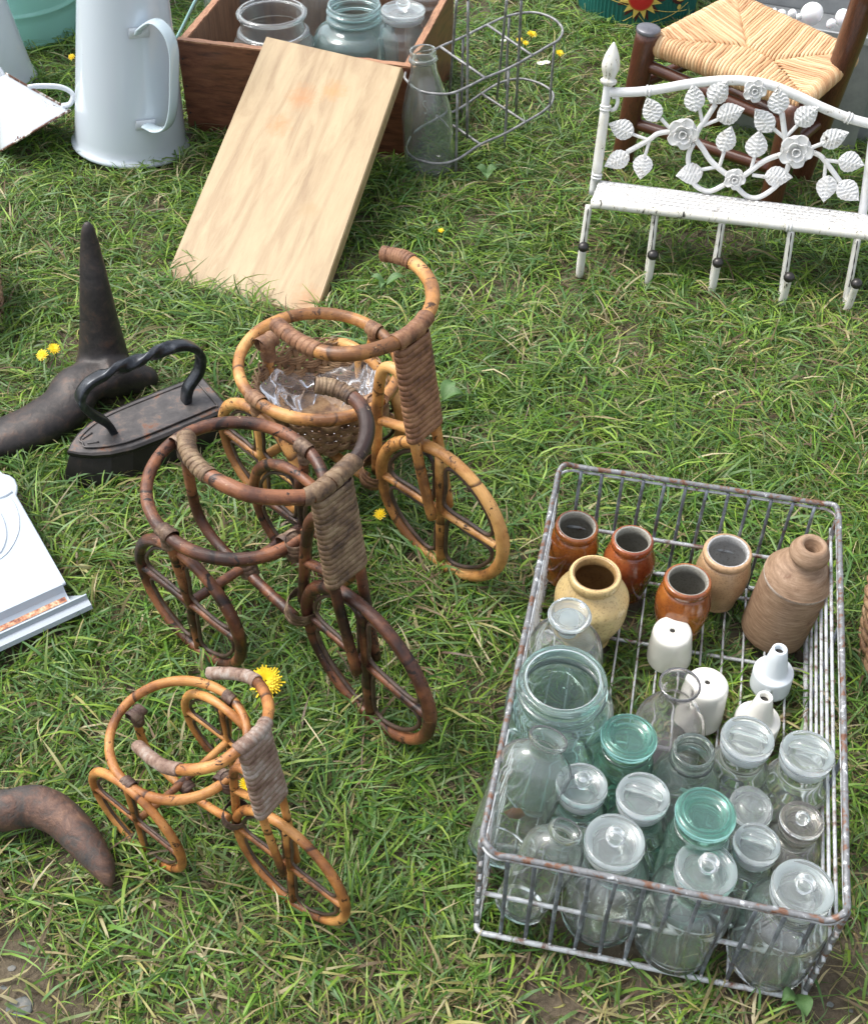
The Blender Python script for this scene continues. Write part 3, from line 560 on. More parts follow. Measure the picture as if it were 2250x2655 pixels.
# stopper bottle with a disc stopper
B, ax = stand(1477, 1591, .130); k = ppm(B+ax*.13); R = .036; root = thing('apothecary_bottle', 'clear apothecary bottle with a flat disc stopper, against the left side of the crate', 'bottle', GGRP)
glass(root, 'bottle_body', [(R*.85, 0), (R, .004), (R, .05), (R*.99, .075), (R*.85, .092), (R*.45, .103), (.0115, .108), (.0115, .114), (.0150, .117)], .0022, B, ax, GC); mcirc(B[0], B[1], R)
link('stopper_plug', lathe([(0, .104), (.0072, .104), (.0088, .118), (.0085, .1225), (0, .1225)], 32, B, ax), GFR, root)
link('stopper', lathe([(0, .1228), (.013, .1229), (.0190, .1245), (.0200, .1275), (.0190, .1305), (.0165, .1308), (.0150, .1290), (.013, .1288), (0, .1292)], 48, B, ax), GLID, root)
# big teal jar
B, ax = stand(1459, 1765, .150); R = .047; Rn = .0365; root = thing('teal_jar', 'large open teal glass preserving jar at the left of the crate', 'jar', GGRP)
glass(root, 'jar_body', [(R*.85, 0), (R*.97, .003), (R, .012), (R, .07), (R, .105), (R*.97, .117), (R*.86, .126), (Rn*1.0, .131), (Rn*.98, .135), (Rn*1.06, .137), (Rn*1.06, .139), (Rn*.97, .141), (Rn*.97, .146), (Rn*1.03, .148), (Rn*1.0, .1515), (Rn*.93, .152)], .0042, B, ax, GT, n=60); mcirc(B[0], B[1], R)
away = nz(V3(.35, 1, 0)); a_c = math.atan2(away[1], away[0])
for (ch_, da, zz) in (('O', .55, .105), ('E', .25, .105), ('M', -.08, .105), ('C', -.12, .075)):
    gl_ = {'O': [[(0, 1), (.7, .7), (.7, -.7), (0, -1), (-.7, -.7), (-.7, .7), (0, 1)]], 'E': [[(.6, 1), (-.6, 1), (-.6, -1), (.6, -1)], [(-.6, 0), (.3, 0)]], 'M': [[(-.7, -1), (-.7, 1), (0, 0), (.7, 1), (.7, -1)]], 'C': [[(.6, .8), (-.1, 1), (-.6, .5), (-.6, -.5), (-.1, -1), (.6, -.8)]]}[ch_]
    link('embossed_letter', join(*[tube(np.array([B+up_*(zz+y_*.0055)+V3(math.cos(a_c-da-x_*.10), math.sin(a_c-da-x_*.10), 0)*(R+.0002) for x_, y_ in L_]), .0006, 5) for L_ in gl_]), GT, root)
# clear round flask
B, ax = stand(1762, 1774, .125); R = .034; root = thing('round_flask', 'clear round flask with a flared pinkish lip, middle of the crate', 'flask', GGRP)
glass(root, 'flask_body', [(R*.8, 0), (R*.97, .004), (R, .014), (R*.995, .045), (R*.90, .070), (R*.68, .086), (R*.47, .096), (.0138, .106), (.0138, .114), (.0162, .120), (.0182, .1235), (.0178, .1255)], .0020, B, ax, GP, n=56); mcirc(B[0], B[1], R)
# two teal lidded preserving jars
def kilner(label, px, py, hw, h, Rb, lean=None):
    B, ax = stand(px, py, h, lean); R = hw/ppm(B+ax*h); root = thing('preserving_jar', label, 'jar', GGRP)
    glass(root, 'jar_body', [(Rb*.85, 0), (Rb, .004), (Rb, h*.4), (Rb*.99, h*.68), (Rb*.9, h*.76), (R*.86, h*.80), (R*.84, h*.84), (R*.93, h*.85), (R*.93, h*.87), (R*.86, h*.88), (R*.86, h-.010)], .0036, B, ax, GG, n=50)
    c = B+ax*(h-.009); link('lid', lathe([(0, 0)]+[(R*.80, .0), (R*.90, .0003), (R*.985, .002), (R, .0042), (R*.985, .0066), (R*.93, .0080), (R*.80, .0088), (R*.68, .0082), (R*.60, .0066), (R*.52, .0052), (R*.46, .0050), (0, .0050)], 64, c, ax), GTL, root)
    for r_ in (.74, .87): link('moulded_ring', tube(np.array([c+ax*(.0092 if r_ < .8 else .0084)+frame(ax)[0]*math.cos(a)*R*r_+frame(ax)[1]*math.sin(a)*R*r_ for a in np.linspace(0, 2*math.pi, 64, endpoint=False)]), .0006, 6, True), GTL, root)
    mcirc(B[0], B[1], Rb)
kilner('green glass jar with teal disc lid, right of the large open teal jar', 1631, 1906, 74, .125, .0255)
kilner('tall green glass jar with the largest teal disc lid, middle of the crate', 1830, 2104, 80, .150, .0262)
# small green bottle with open screw neck
B, ax = stand(1798, 1945, .115); root = thing('screw_bottle', 'squat grey-green bottle with an open screw neck behind the tallest teal lid', 'bottle', GGRP); R = .030; r = .0172
glass(root, 'bottle_body', [(R*.85, 0), (R, .004), (R, .06), (R*.95, .072), (R*.75, .084), (r*1.02, .092), (r*.98, .098), (r*1.09, .101), (r*1.08, .103), (r*.98, .105), (r*.98, .110), (r*1.03, .1125), (r, .1155)], .0030, B, ax, m_glass('glass_grey_green', (.80, .89, .86)), n=56); mcirc(B[0], B[1], R)
lidjar('lidded jar with a ball knob between the leaning flask bottle and the bar-handled jar', 1509, 2034, 67, .115, .0265, 'ball', GCW)
lidjar('jar with a raised bar handle across its lid, left of the tallest teal-lidded jar', 1667, 2061, 70, .125, .0270, 'bar', GCW)
lidjar('bar-handled stopper jar standing before the warm white nozzle', 1938, 1912, 69, .118, .0270, 'bar')
lidjar('bar-handled stopper jar nearest the right side wires', 2093, 1951, 70, .118, .0275, 'bar')
lidjar('small smoky jar with a button knob by the right side of the crate', 2078, 2126, 57, .090, .0255, 'button', GBR, GBR, fr=GBR)
lidjar('short jar with a low bar handle before the clear disc lid', 1962, 2186, 61, .108, .0220, 'bar', GCW)
lidjar('large ball-knobbed jar at the front left of the crate, beside the small leaning bottle', 1593, 2180, 80, .124, .0335, 'ball', GC, GLID, (1553, 2364))
lidjar('large ball-knobbed jar at the middle of the front end of the crate', 1831, 2251, 82, .124, .0345, 'ball', GC, GLID, (1742, 2430))
lidjar('large ball-knobbed jar in the front right corner of the crate', 2081, 2302, 82, .124, .0345, 'ball', GC, GLID, (1986, 2472))
# clear disc lid jar, tilted lid
B, ax = stand(1947, 2088, .085); root = thing('disc_lid_jar', 'small clear jar closed by a flat clear glass disc, wedged beside the tallest teal lid', 'jar', GGRP)
glass(root, 'jar_body', jarprof(.0215, .078, .0175, .060), .0022, B, ax, GC); a2 = nz(ax+V3(.12, -.22, 0)); link('lid', lathe([(0, 0), (.0175, 0), (.0188, .0012), (.0188, .0026), (.0176, .0036), (.0150, .0034), (.0140, .0026), (.0095, .0026), (.0088, .0034), (0, .0034)], 48, B+ax*.0800, a2), GLID, root); mcirc(B[0], B[1], .022)
# leaning flat bottles
B, ax = stand(1418, 1922, .160, (1288, 2205), z=ZB+.006); root = thing('flask_bottle', 'large flat clear bottle leaning in the front left corner with a brown leaf scrap inside', 'bottle', GGRP); R = .0255
vx = nz(V3(.9, -.3, 0)); glass(root, 'bottle_body', [(R*.8, 0), (R*.97, .004), (R, .012), (R*1.04, .07), (R*1.06, .118), (R*1.0, .133), (R*.70, .143), (.0118, .148), (.0108, .154), (.0125, .158), (.0145, .161), (.0140, .165)], .0020, B, ax, GC, ell=(1.12, .80), ux=vx, n=56)
lf = [B+ax*.075+frame(ax)[0]*0+vx*a+ax*b for a, b in ((-.009, -.003), (-.004, .006), (.003, .008), (.008, .002), (.005, -.006), (-.003, -.008))]
t = NT('dead_leaf'); t.col((.24, .095, .035)); t.set(Roughness=.6); link('dead_leaf', slab([p+np.cross(ax, vx)*.012*-1 for p in lf], np.cross(vx, ax), .0007), t.m, root)
mpoly([B-vx*.03, B+ax*.1-vx*.03, B+ax*.1+vx*.03, B+vx*.03])
B, ax = stand(1469, 2150, .135, (1343, 2352), z=ZB+.004); root = thing('small_bottle', 'small clear bottle leaning at the front left, before the ball-knobbed jars', 'bottle', GGRP); R = .0200
glass(root, 'bottle_body', [(R*.8, 0), (R*.97, .003), (R, .010), (R*1.05, .06), (R*1.12, .095), (R*1.05, .108), (R*.72, .117), (.0085, .121), (.0085, .125), (.0122, .128), (.0126, .132), (.0110, .135)], .0020, B, ax, GC, ell=(1.1, .85), ux=vx, n=52)
mpoly([B-vx*.025, B+ax*.08-vx*.025, B+ax*.08+vx*.025, B+vx*.025])
# =============================================================== WOODEN BOX AND ITS JARS
FLc = V3(-.405, 1.843, 0); fx = nz(V3(.975, -.223, 0)); fy = V3(-fx[1], fx[0], 0); BW, BD, BH = .372, .30, .150; up = V3(0, 0, 1)
root = thing('wooden_box', 'old red-brown wooden box full of large glass jars, behind the leaning board', 'box')
def panel(name, p, ax_, L, H, th, dirn, mat, edge):
    "upright plank from p along ax_, thickness th toward dirn, worn top edge strip"
    c = p+ax_*L/2+dirn*th/2; link(name, boxm(c+up*(H-.002)/2, ax_*L/2, up*(H-.002)/2, np.cross(ax_, up)*th/2, .0008) if False else _bx(c, ax_, L, H-.0025, dirn, th), mat, root)
    e = []; n = 34; w = th*.5
    for sg in (-1, 1): e.append([c+ax_*L*(i/(n-1)-.5)+dirn*sg*(w*(1+mnoise.noise(Vector((i*.8, sg, p[0]*9)))*.12)-.0006)+up*(H+mnoise.noise(Vector((i*.5, sg*3, p[1]*7)))*.0012) for i in range(n)])
    low = [[q-up*.003*1 for q in r] for r in e]; V = np.array(e[0]+e[1]+low[0]+low[1]); F = []
    for i in range(n-1): F += [(i, i+1, n+i+1, n+i), (i, 2*n+i, 2*n+i+1, i+1), (n+i, n+i+1, 3*n+i+1, 3*n+i)]
    F += [(0, n, 3*n, 2*n), (n-1, 3*n-1, 4*n-1, 2*n-1)]
    U = np.c_[np.tile(np.linspace(0, L, n), 4)*3, np.repeat([0, .1, 0, .1], n)]; link('worn_edge', (V, F, U), edge, root)
def _bx(c, ax_, L, H, dirn, th):
    V, F, U = [], [], []
    P = [c-ax_*L/2-dirn*th/2, c+ax_*L/2-dirn*th/2, c+ax_*L/2+dirn*th/2, c-ax_*L/2+dirn*th/2]; Q = [p+up*H for p in P]; n = 0
    for a, b in ((0, 1), (1, 2), (2, 3), (3, 0)):
        l = np.linalg.norm(P[b]-P[a]); V += [P[a], P[b], Q[b], Q[a]]; U += [(0, 0), (l, 0), (l, H), (0, H)]; F.append((n, n+1, n+2, n+3)); n += 4
    V += Q; U += [(0, 0), (L, 0), (L, th), (0, th)]; F.append((n, n+1, n+2, n+3)); n += 4
    V += P[::-1]; U += [(0, 0)]*4; F.append((n, n+1, n+2, n+3)); return np.array(V), F, np.array(U)
def woodp(name, p, ax_, L, H, th, dirn, mat, edge): panel(name, p, ax_, L, H, th, dirn, mat, edge)
woodp('front_board', FLc, fx, BW, BH, .012, fy, CRATEW, CRATEE)
woodp('side_board', FLc+fy*.0125, fy, BD-.025, BH-.002, .012, fx, CRATEI, CRATEE)
woodp('side_board', FLc+fx*(BW-.012)+fy*.0125, fy, BD-.025, BH-.001, .012, fx, CRATEW, CRATEE)
woodp('back_board', FLc+fy*(BD-.012), fx, BW, BH, .012, fy, CRATEI, CRATEE)
link('base_board', _bx(FLc+fx*BW/2+fy*BD/2+up*.003, fx, BW-.026, .008, fy, BD-.026), CRATEI, root, smooth=False)
for o in root.children: 
    for p in o.data.polygons: p.use_smooth = False
for k in range(3):
    q = FLc+fx*.006-fy*.0003+up*(.03+.045*k); link('nail_head', lathe([(0, .0004), (.0014, .0003), (.0016, 0)], 10, q, -fy), KNOB, root)
mpoly([FLc, FLc+fx*BW, FLc+fx*BW+fy*BD, FLc+fy*BD])
def openjar(name, label, px, py, z, Rm, Rb, hs, mat, nech=.0, screw=False):
    T = at(px, py, z); B = V3(T[0], T[1], .012); h = z-.012; root = thing(name, label, 'jar', 'large glass jars standing in the wooden box')
    pr = [(Rb*.85, 0), (Rb*.98, .004), (Rb, .012), (Rb, hs*.6), (Rb*.98, hs*.8), (Rb*.88, hs*.93), (Rm*1.06, hs), (Rm*.95, hs+.004)]
    if screw: pr += [(Rm*.94, h-.026), (Rm*1.03, h-.024), (Rm*1.03, h-.021), (Rm*.94, h-.018), (Rm*.94, h-.014), (Rm*1.02, h-.012), (Rm*1.02, h-.009), (Rm*.94, h-.006), (Rm*.98, h-.003), (Rm*.95, h)]
    else: pr += [(Rm*.94, h-.009), (Rm*1.02, h-.007), (Rm*1.04, h-.003), (Rm*.98, h)]
    glass(root, 'jar_body', pr, .0035, B, V3(0, 0, 1), mat, n=70, seg=64); return root
GCB = m_glass('glass_storage', (.90, .94, .93), milk=.07)
openjar('storage_jar', 'wide clear glass jar with open mouth, nearest the left front corner of the wooden box', 704, 27, .160, .0545, .068, .115, GCB)
openjar('storage_jar', 'teal tinted jar with a screw neck, in the middle of the wooden box', 918, 10, .165, .0440, .070, .118, m_glass('glass_pale_teal', (.70, .89, .89), milk=.08), screw=True)
openjar('storage_jar', 'clear jar deep in the left of the wooden box, behind the wide-mouthed one', 596, -95, .155, .035, .052, .12, GCB)
openjar('storage_jar', 'clear jar behind and between the wide clear jar and the teal jar', 842, -95, .160, .030, .048, .118, GCB)
openjar('storage_jar', 'clear open jar at the right wall of the wooden box behind the lidded one', 1108, -22, .148, .034, .038, .118, GCB)
T_ = at(1045, 24, .165); B = V3(T_[0], T_[1], .012); root = thing('lidded_jar', 'clear jar with frosted skirt lid and glass knob, right side of the wooden box', 'jar', 'large glass jars standing in the wooden box')
glass(root, 'jar_body', jarprof(.042, .140, .031, .112), .003, B, V3(0, 0, 1), GCB); knoblid(root, B, V3(0, 0, 1), .153, .0355, GLID, 'ball')
# =============================================================== LEANING BOARD
b0, b1 = at(425, 727, .0), at(818, 820, .0); t0, t1_ = at(690, 92, .170), at(1043, 173, .170)
bn = nz(np.cross(b1-b0, t0-b0)); 
V, F, U = slab([b0+bn*.020, b1+bn*.020, t1_+bn*.020, t0+bn*.020], bn, .019, .0035)
V = V-bn*.020; ex = nz(b1-b0); ey = np.cross(bn, ex); D = V-b0; U = np.c_[D@ex, D@ey]
o = link('cutting_board', (V, F, U), BOARD, smooth=False); tag(o, 'pale maple cutting board leaning against the front of the wooden box', 'board')
mpoly([b0+V3(0, -.004, 0), b1+V3(0, -.004, 0), b1+(t1_-b1)*.30, b0+(t0-b0)*.30])
# =============================================================== MILK BOTTLE AND CARRIER
B = at(1115, 437, .002); T_ = at(1096, 138, .186); ax = nz(T_-B); h = .190; root = thing('milk_bottle', 'empty clear glass milk bottle standing in the end of the wire bottle carrier', 'bottle'); R = .0385; r = .0195
glass(root, 'bottle_body', [(R*.85, 0), (R*.98, .004), (R, .012), (R*1.0, .075), (R*.97, .095), (R*.82, .120), (R*.66, .140), (R*.54, .155), (r*1.0, .163), (r*.97, .172), (r*1.10, .1745), (r*1.08, .178), (r*1.0, .180), (r*1.02, .187), (r*.98, .190)], .0028, B, ax, m_glass('glass_milk_bottle', (.90, .95, .93), milk=.05), n=64)
mcirc(B[0], B[1], R)
tc = nz(V3(cO[0]-B[0], cO[1]-B[1], 0)); sc_ = np.cross(V3(0, 0, 1), tc)
pS = [(.6, .8), (.1, 1), (-.5, .75), (-.4, .25), (.3, -.15), (.5, -.6), (0, -1), (-.6, -.8)]
link('embossed_letter', tube(catmull([B+ax*(.118+b*.0085)+tc*(.0325-b*.0024)+sc_*a*.0055 for a, b in pS], 26), .0006, 6), GC, root)
root = thing('bottle_carrier', 'grey wire milk bottle carrier standing on the grass, one bottle in it', 'bottle carrier')
ZT = .140; s2 = 2.016
top = [at(1000+a/s2, b/s2, ZT) for a, b in ((108, 420), (103, 385), (135, 330), (285, 245), (400, 195), (530, 130), (645, 82), (770, 65), (870, 95), (922, 150), (905, 205), (850, 240), (765, 290), (640, 358), (520, 408), (375, 478), (290, 492), (180, 475))]
link('upper_ring', tube(catmull(top, 140, True), .0021, 8, True), CARR, root)
low = [at(1000+a/s2, b/s2, .036) for a, b in ((112, 790), (105, 745), (140, 690), (260, 625), (380, 570), (500, 490), (600, 432), (700, 412), (800, 435), (868, 480), (870, 530), (825, 580), (730, 638), (610, 705), (495, 755), (370, 835), (270, 855), (170, 835))]
link('lower_ring', tube(catmull(low, 140, True), .0021, 8, True), CARR, root)
for z, a, b in ((ZT, (285, 245), (520, 408)), (ZT, (530, 130), (765, 290)), (.036, (350, 655), (495, 755)), (.036, (500, 490), (730, 638))):
    A = at(1000+a[0]/s2, a[1]/s2, z+.001); Bq = at(1000+b[0]/s2, b[1]/s2, z+.001); 
    if a == (350, 655): A = A+(A-Bq)*.55
    link('cross_bar', tube(catmull([A, Bq], 6), .0021, 8), CARR, root)
for tp_, bt in (((375, 480), (370, 930)), ((642, 358), (604, 830)), ((881, 228), (822, 690)), ((404, 197), (385, 600)), ((645, 84), (610, 470))):
    A = at(1000+tp_[0]/s2, tp_[1]/s2, ZT-.001); Gq = A-V3(0, 0, ZT); Gq[2] = -.006; link('carrier_leg', tube(catmull([A, Gq], 6), .0021, 8), CARR, root)
hts = []
for bt, tp_ in (((425, 720), (430, 0)), ((332, 520), (370, 0)), ((580, 520), (632, 0)), ((680, 585), (708, 0))):
    A = at(1000+bt[0]/s2, bt[1]/s2, .037); hts.append(A)
    Tq = at(1000+tp_[0]/s2, 0, .25); link('handle_wire', tube(catmull([A, A*.4+Tq*.6, Tq], 8), .0021, 8), CARR, root); hts[-1] = Tq
link('handle_top', tube(catmull([hts[0], (hts[0]+hts[1])/2+up*.025, (hts[2]+hts[3])/2+up*.025, hts[3]], 16), .0024, 8), CARR, root)
# =============================================================== WHITE ENAMEL GROUP
Bj = at(341, 372, .0); Aj = nz(at(320, -8, .228)-Bj); r0 = 147/ppm(Bj); r1 = 123/ppm(Bj+Aj*.23); sl_ = (r0-r1)/.23; jr = lambda z: r0-.003-sl_*z
root = thing('enamel_jug', 'tall white enamel water jug with a strap handle, left of the wooden box', 'jug')
pf = [(0, .004), (r0*.9, .004), (r0, .0), (r0+.0015, .002), (r0+.0012, .0055), (r0-.002, .008)]+[(jr(z), z) for z in np.linspace(.012, .38, 30)]+[(jr(.38)+.004, .383), (jr(.38)+.003, .388), (jr(.38)-.002, .385)]+[(jr(z)-.0025, z) for z in np.linspace(.37, .02, 10)]+[(0, .012)]
link('jug_body', lathe(pf, 96, Bj, Aj), ENAM, root); mcirc(Bj[0], Bj[1], r0)
cdir = nz(V3(-Bj[0], -Bj[1], 0)); rt = V3(-cdir[1], cdir[0], 0); az_ = nz(cdir*.80+rt*.60); sd2 = np.cross(Aj, az_)
hp = [(.057, .0), (.056, .018), (.066, .030), (.10, .038), (.150, .046), (.185, .050), (.205, .044), (.213, .024), (.207, .006), (.200, .0)]
ft = nz(cdir*math.cos(.22)+rt*math.sin(.22)); az_ = nz(cdir*.62+rt*.79); sd2 = nz(np.cross(Aj, az_)); P = catmull([Bj+Aj*z+ft*(jr(z)+.001)+az_*o_ for z, o_ in [(.070, .0), (.066, .020), (.076, .040), (.105, .051), (.150, .056), (.188, .058), (.214, .049), (.226, .028), (.213, .006), (.205, .0)]], 60)
hv, hf, hu = tube(P, np.full(60, .0105), 14, squash=(.20, 1.0)); 
# orient the strap flat across: build explicitly
Tn = np.gradient(P, axis=0); Tn /= np.linalg.norm(Tn, axis=1)[:, None]; V = []; ph = np.linspace(0, 2*math.pi, 16, endpoint=False)
for i in range(60):
    nrm = np.cross(sd2, Tn[i]); V.append(P[i]+np.outer(np.cos(ph)*.0125, sd2)+np.outer(np.sin(ph)*.0032, nrm))
link('strap_handle', (np.concatenate(V), hf if len(hf) and False else [(i*16+k, i*16+(k+1) % 16, (i+1)*16+(k+1) % 16, (i+1)*16+k) for i in range(59) for k in range(16)]+[tuple(range(16))[::-1], tuple(59*16+k for k in range(16))], None), ENAMB, root)
for z in (.070, .205): link('handle_foot', boxm(Bj+Aj*z+ft*(jr(z)+.0008), nz(np.cross(Aj, ft))*.016, Aj*.008, ft*.0012, .002), ENAMC, root)
# second jug, left edge
B2 = at(14, 208, .0); A2 = nz(at(-62, -30, .17)-B2); root = thing('enamel_jug', 'narrow white enamel jug cut off by the left edge, behind the rusty funnel', 'jug')
link('jug_body', lathe([(0, .003), (.050, .003), (.0555, 0), (.0565, .002), (.0560, .006), (.0530, .009)]+[(.0525-.075*z, z) for z in np.linspace(.012, .30, 12)]+[(.028, .30), (0, .30)], 72, B2, A2), ENAM, root); mcirc(B2[0], B2[1], .056)
# funnel lying on its mouth
ap = at(2, 200, .105); rc = at(92, 338, .030); fa = nz(ap-rc); Lf = np.linalg.norm(ap-rc); root = thing('enamel_funnel', 'chipped white enamel funnel with a rusty seam and loop handle, tipped on the grass', 'funnel')
pf = [(.0630, -.0015), (.0640, .0), (.0632, .0025)]+[(.0625*(1-q)+.009*q, .004+(Lf-.004)*q) for q in np.linspace(0, 1, 14)]; pin = [(r_-.0018, h_+.0004) for r_, h_ in pf[::-1]]
link('funnel_cone', lathe(pf+pin, 72, rc, fa), ENAMC, root); link('rusty_rim', lathe([(.0612, -.0022), (.0642, -.0022), (.0652, -.0004), (.0646, .0012), (.0618, .001), (.0612, -.0022)], 72, rc, fa), CHIP, root)
link('spout', lathe([(.0095, 0), (.008, .05), (.0068, .05), (.0083, 0)], 24, rc+fa*(Lf-.001), fa), ENAMC, root)
vw = nz(cO-rc); sx_ = nz(np.cross(fa, vw)); sx_ = sx_ if sx_[0] > 0 else -sx_; e_ = nz(sx_+vw*.35); 
def onc(q, o_=0): return rc+fa*(.004+(Lf-.004)*q)+e_*((.0625*(1-q)+.009*q)+o_)
link('seam', tube(catmull([onc(q, .0004) for q in (0, .33, .66, 1)], 20), .0036, 8, squash=(1, .4)), CHIP, root)
link('loop_handle', tube(catmull([onc(.62, .0), onc(.55, .012), onc(.36, .030), onc(.16, .030), onc(.04, .012), onc(.08, .0)], 34), .0045, 10, squash=(1, .6)), ENAMC, root)
# aqua pails
B3 = at(62, 62, .0); root = thing('aqua_pail', 'pale aqua enamel pail with a raised ring, between the two white jugs', 'pail')
link('pail_body', lathe([(0, .004), (.108, .004), (.112, 0), (.1135, .002), (.112, .006)]+[(.1115+.12*z, z) for z in np.linspace(.01, .055, 5)]+[(.1215, .060), (.1225, .063), (.1205, .066)]+[(.1125+.12*z, z) for z in np.linspace(.07, .24, 8)]+[(.1385, .24), (0, .02)], 96, B3), AQUA, root); mcirc(B3[0], B3[1], .112)
B4 = at(345, 40, 0.); root = thing('aqua_pail', 'aqua enamel pail almost hidden behind the tall white jug, wire handle down', 'pail')
B4 = B4+nz(V3(B4[0], B4[1], 0))*.09; link('pail_body', lathe([(0, .004), (.076, .004), (.08, 0), (.081, .003)]+[(.080+.05*z, z) for z in np.linspace(.01, .2, 6)]+[(.088, .2), (0, .02)], 72, B4), AQUA, root)
link('wire_handle', tube(catmull([at(444, 60, .10), at(449, 97, .085), at(462, 92, .085), at(508, 0, .14), at(540, -60, .17)], 26), .0028, 8), m_enamel('handle_aqua', (.33, .56, .55), amt=.1), root)
# =============================================================== COBBLER'S LAST (three arms)
root = thing('shoe_last', "dark cast iron cobbler's last with one arm standing straight up", 'shoe last')
hub = at(272, 985, .034)
P = catmull([at(272, 990, .012), at(267, 905, .055), at(258, 830, .095), at(247, 745, .14), at(236, 655, .182), at(227, 573, .222)], 40)
rr = np.interp(np.linspace(0, 1, 40), [0, .2, .4, .6, .8, .96, 1], [.040, .0300, .0240, .0190, .0138, .0090, .005]); a1 = tube(P, rr, 20, squash=(1, .8))
P = catmull([hub+V3(.012, .01, .004), hub+V3(-.03, -.012, -.001), at(170, 1055, .024), at(90, 1105, .020), at(0, 1140, .017), at(-80, 1165, .014)], 40)
a2 = tube(P, np.interp(np.linspace(0, 1, 40), [0, .2, .5, .8, 1], [.026, .033, .034, .030, .018]), 20, squash=(.70, 1.0))
P = catmull([hub, hub+V3(.022, .012, -.006), hub+V3(.042, .02, -.014), hub+V3(.058, .026, -.020)], 24); a3 = tube(P, np.interp(np.linspace(0, 1, 24), [0, .5, .9, 1], [.028, .022, .015, .008]), 18, squash=(1, .8))
V = join(a1, a2, a3); o = link('last_body', (V[0], V[1], None), CAST, root); md = o.modifiers.new('r', 'REMESH'); md.mode = 'VOXEL'; md.voxel_size = .0028; md.use_smooth_shade = True; md = o.modifiers.new('s', 'SMOOTH'); md.factor = .6; md.iterations = 22
mcirc(hub[0], hub[1], .03)
# =============================================================== FLAT IRON
Ni = at(178, 1168, .042); Ti = at(560, 1012, .042); ia = nz((Ti-Ni)*V3(1, 1, 0)); ib = V3(-ia[1], ia[0], 0); Li = .186
root = thing('flat_iron', 'old black flat iron with a twisted handle, standing beside the cobbler\'s last', 'iron')
def sole(k, zz, grow=0.):
    pts = []
    pr = [(0, .0), (.008, .0095), (.020, .0195), (.038, .029), (.062, .0355), (.10, .0372), (.15, .0368), (Li-.004, .036), (Li, .034)]
    L1 = [(a, w*k+grow) for a, w in pr]; q = [(-grow if i == 0 else a+(grow if i > 6 else 0), w) for i, (a, w) in enumerate(L1)]
    q[0] = (q[0][0], 0); full = q+[(a, -w) for a, w in q[:0:-1]]
    return [Ni*V3(1, 1, 0)+ia*a+ib*w+up*zz for a, w in full]
rows = [sole(1.10, .0, .006), sole(1.08, .004, .006), sole(1.0, .034, .0005), sole(1.03, .0365, .002), sole(1.03, .0405, .002), sole(.99, .042, .0)]
m = len(rows[0]); V = np.concatenate(rows); V[:m] -= ia*.010; V[m:2*m] -= ia*.009; F = [(a*m+i, a*m+(i+1) % m, (a+1)*m+(i+1) % m, (a+1)*m+i) for a in range(5) for i in range(m)]
F = [f_[::-1] for f_ in F]+[tuple(range(m)), tuple(5*m+i for i in range(m))[::-1]]
link('iron_body', (V, F, None), IRONB, root, smooth=False)
top_ = sole(.985, .0425); tv, tf, tu = slab([p for p in top_][::-1], up, .0012, .001); link('top_plate', (tv, tf, tu), IRONT, root, smooth=False)
ins = sole(.78, .0442); ins = [p+ia*(.018 if i == 0 else .010*(1-2*((p-Ni)@ia)/Li)) for i, p in enumerate(ins)]; link('raised_panel', slab(ins[::-1], up, .0016, .0012), IRONT, root, smooth=False)
link('panel_bead', tube(catmull([p+up*.0004 for p in ins], 90, True), .0011, 6, True), IRONT, root)
Hh = [(.055, .043), (.050, .060), (.034, .084), (.028, .105), (.041, .121), (.067, .126), (.095, .1265), (.120, .1275), (.145, .1275), (.165, .120), (.176, .103), (.172, .081), (.155, .062), (.149, .043)]
P = catmull([Ni*V3(1, 1, 0)+ia*a+up*z for a, z in Hh], 120); sgt = np.linspace(0, 1, 120); tw = np.interp(sgt, [0, .36, .62, 1], [math.pi/4, math.pi/4, math.pi/4+math.pi*2.0, math.pi/4+math.pi*2.0])
seg = 16; ph = np.linspace(0, 2*math.pi, seg, endpoint=False); sq = 1/np.maximum(abs(np.cos(ph)), abs(np.sin(ph))); sq = np.minimum(sq, 1.27)
Tn = np.gradient(P, axis=0); Tn /= np.linalg.norm(Tn, axis=1)[:, None]; V = []
for i in range(120):
    n2 = np.cross(ib, Tn[i]); e = tw[i]-math.pi/4; a = ph+0; x_ = np.cos(a)*sq*.0078; y_ = np.sin(a)*sq*.0046
    V.append(P[i]+np.outer(x_*math.cos(e)-y_*math.sin(e), ib)+np.outer(x_*math.sin(e)+y_*math.cos(e), n2))
for q0, q1 in (((.020, .006), (.034, .010)), ((.022, -.004), (.034, -.009))):
    link('cast_mark', tube(catmull([Ni*V3(1, 1, 0)+ia*q0[0]+ib*q0[1]+up*.0446, Ni*V3(1, 1, 0)+ia*q1[0]+ib*q1[1]+up*.0446], 6), .0013, 8), IRONT, root)
link('twisted_handle', (np.concatenate(V), [(i*seg+k, i*seg+(k+1) % seg, (i+1)*seg+(k+1) % seg, (i+1)*seg+k) for i in range(119) for k in range(seg)], None), IRONH, root)
mpoly([p for p in rows[0]])
# =============================================================== RUSTY IRON LAST, lower left
P = catmull([at(-120, 2120, .028), at(-50, 2105, .030), at(20, 2100, .032), at(95, 2090, .032), at(165, 2125, .031), at(225, 2190, .028), at(268, 2250, .022), at(288, 2300, .014)], 70)
rr = np.interp(np.linspace(0, 1, 70), [0, .3, .5, .7, .86, .96, 1], [.0195, .0205, .0210, .0180, .0125, .0065, .0015]); rr = rr[:, None]*(1+.05*np.array([[mnoise.noise(Vector((i*.25, k*.7, 3))) for k in range(24)] for i in range(70)]))
o = link('iron_last', tube(P, rr, 24, squash=(1, .85)), RUST); tag(o, 'curved rusty iron foot of a shoe last lying in the lower left grass', 'shoe last')
for p in P[::5]: mcirc(p[0], p[1], .014)
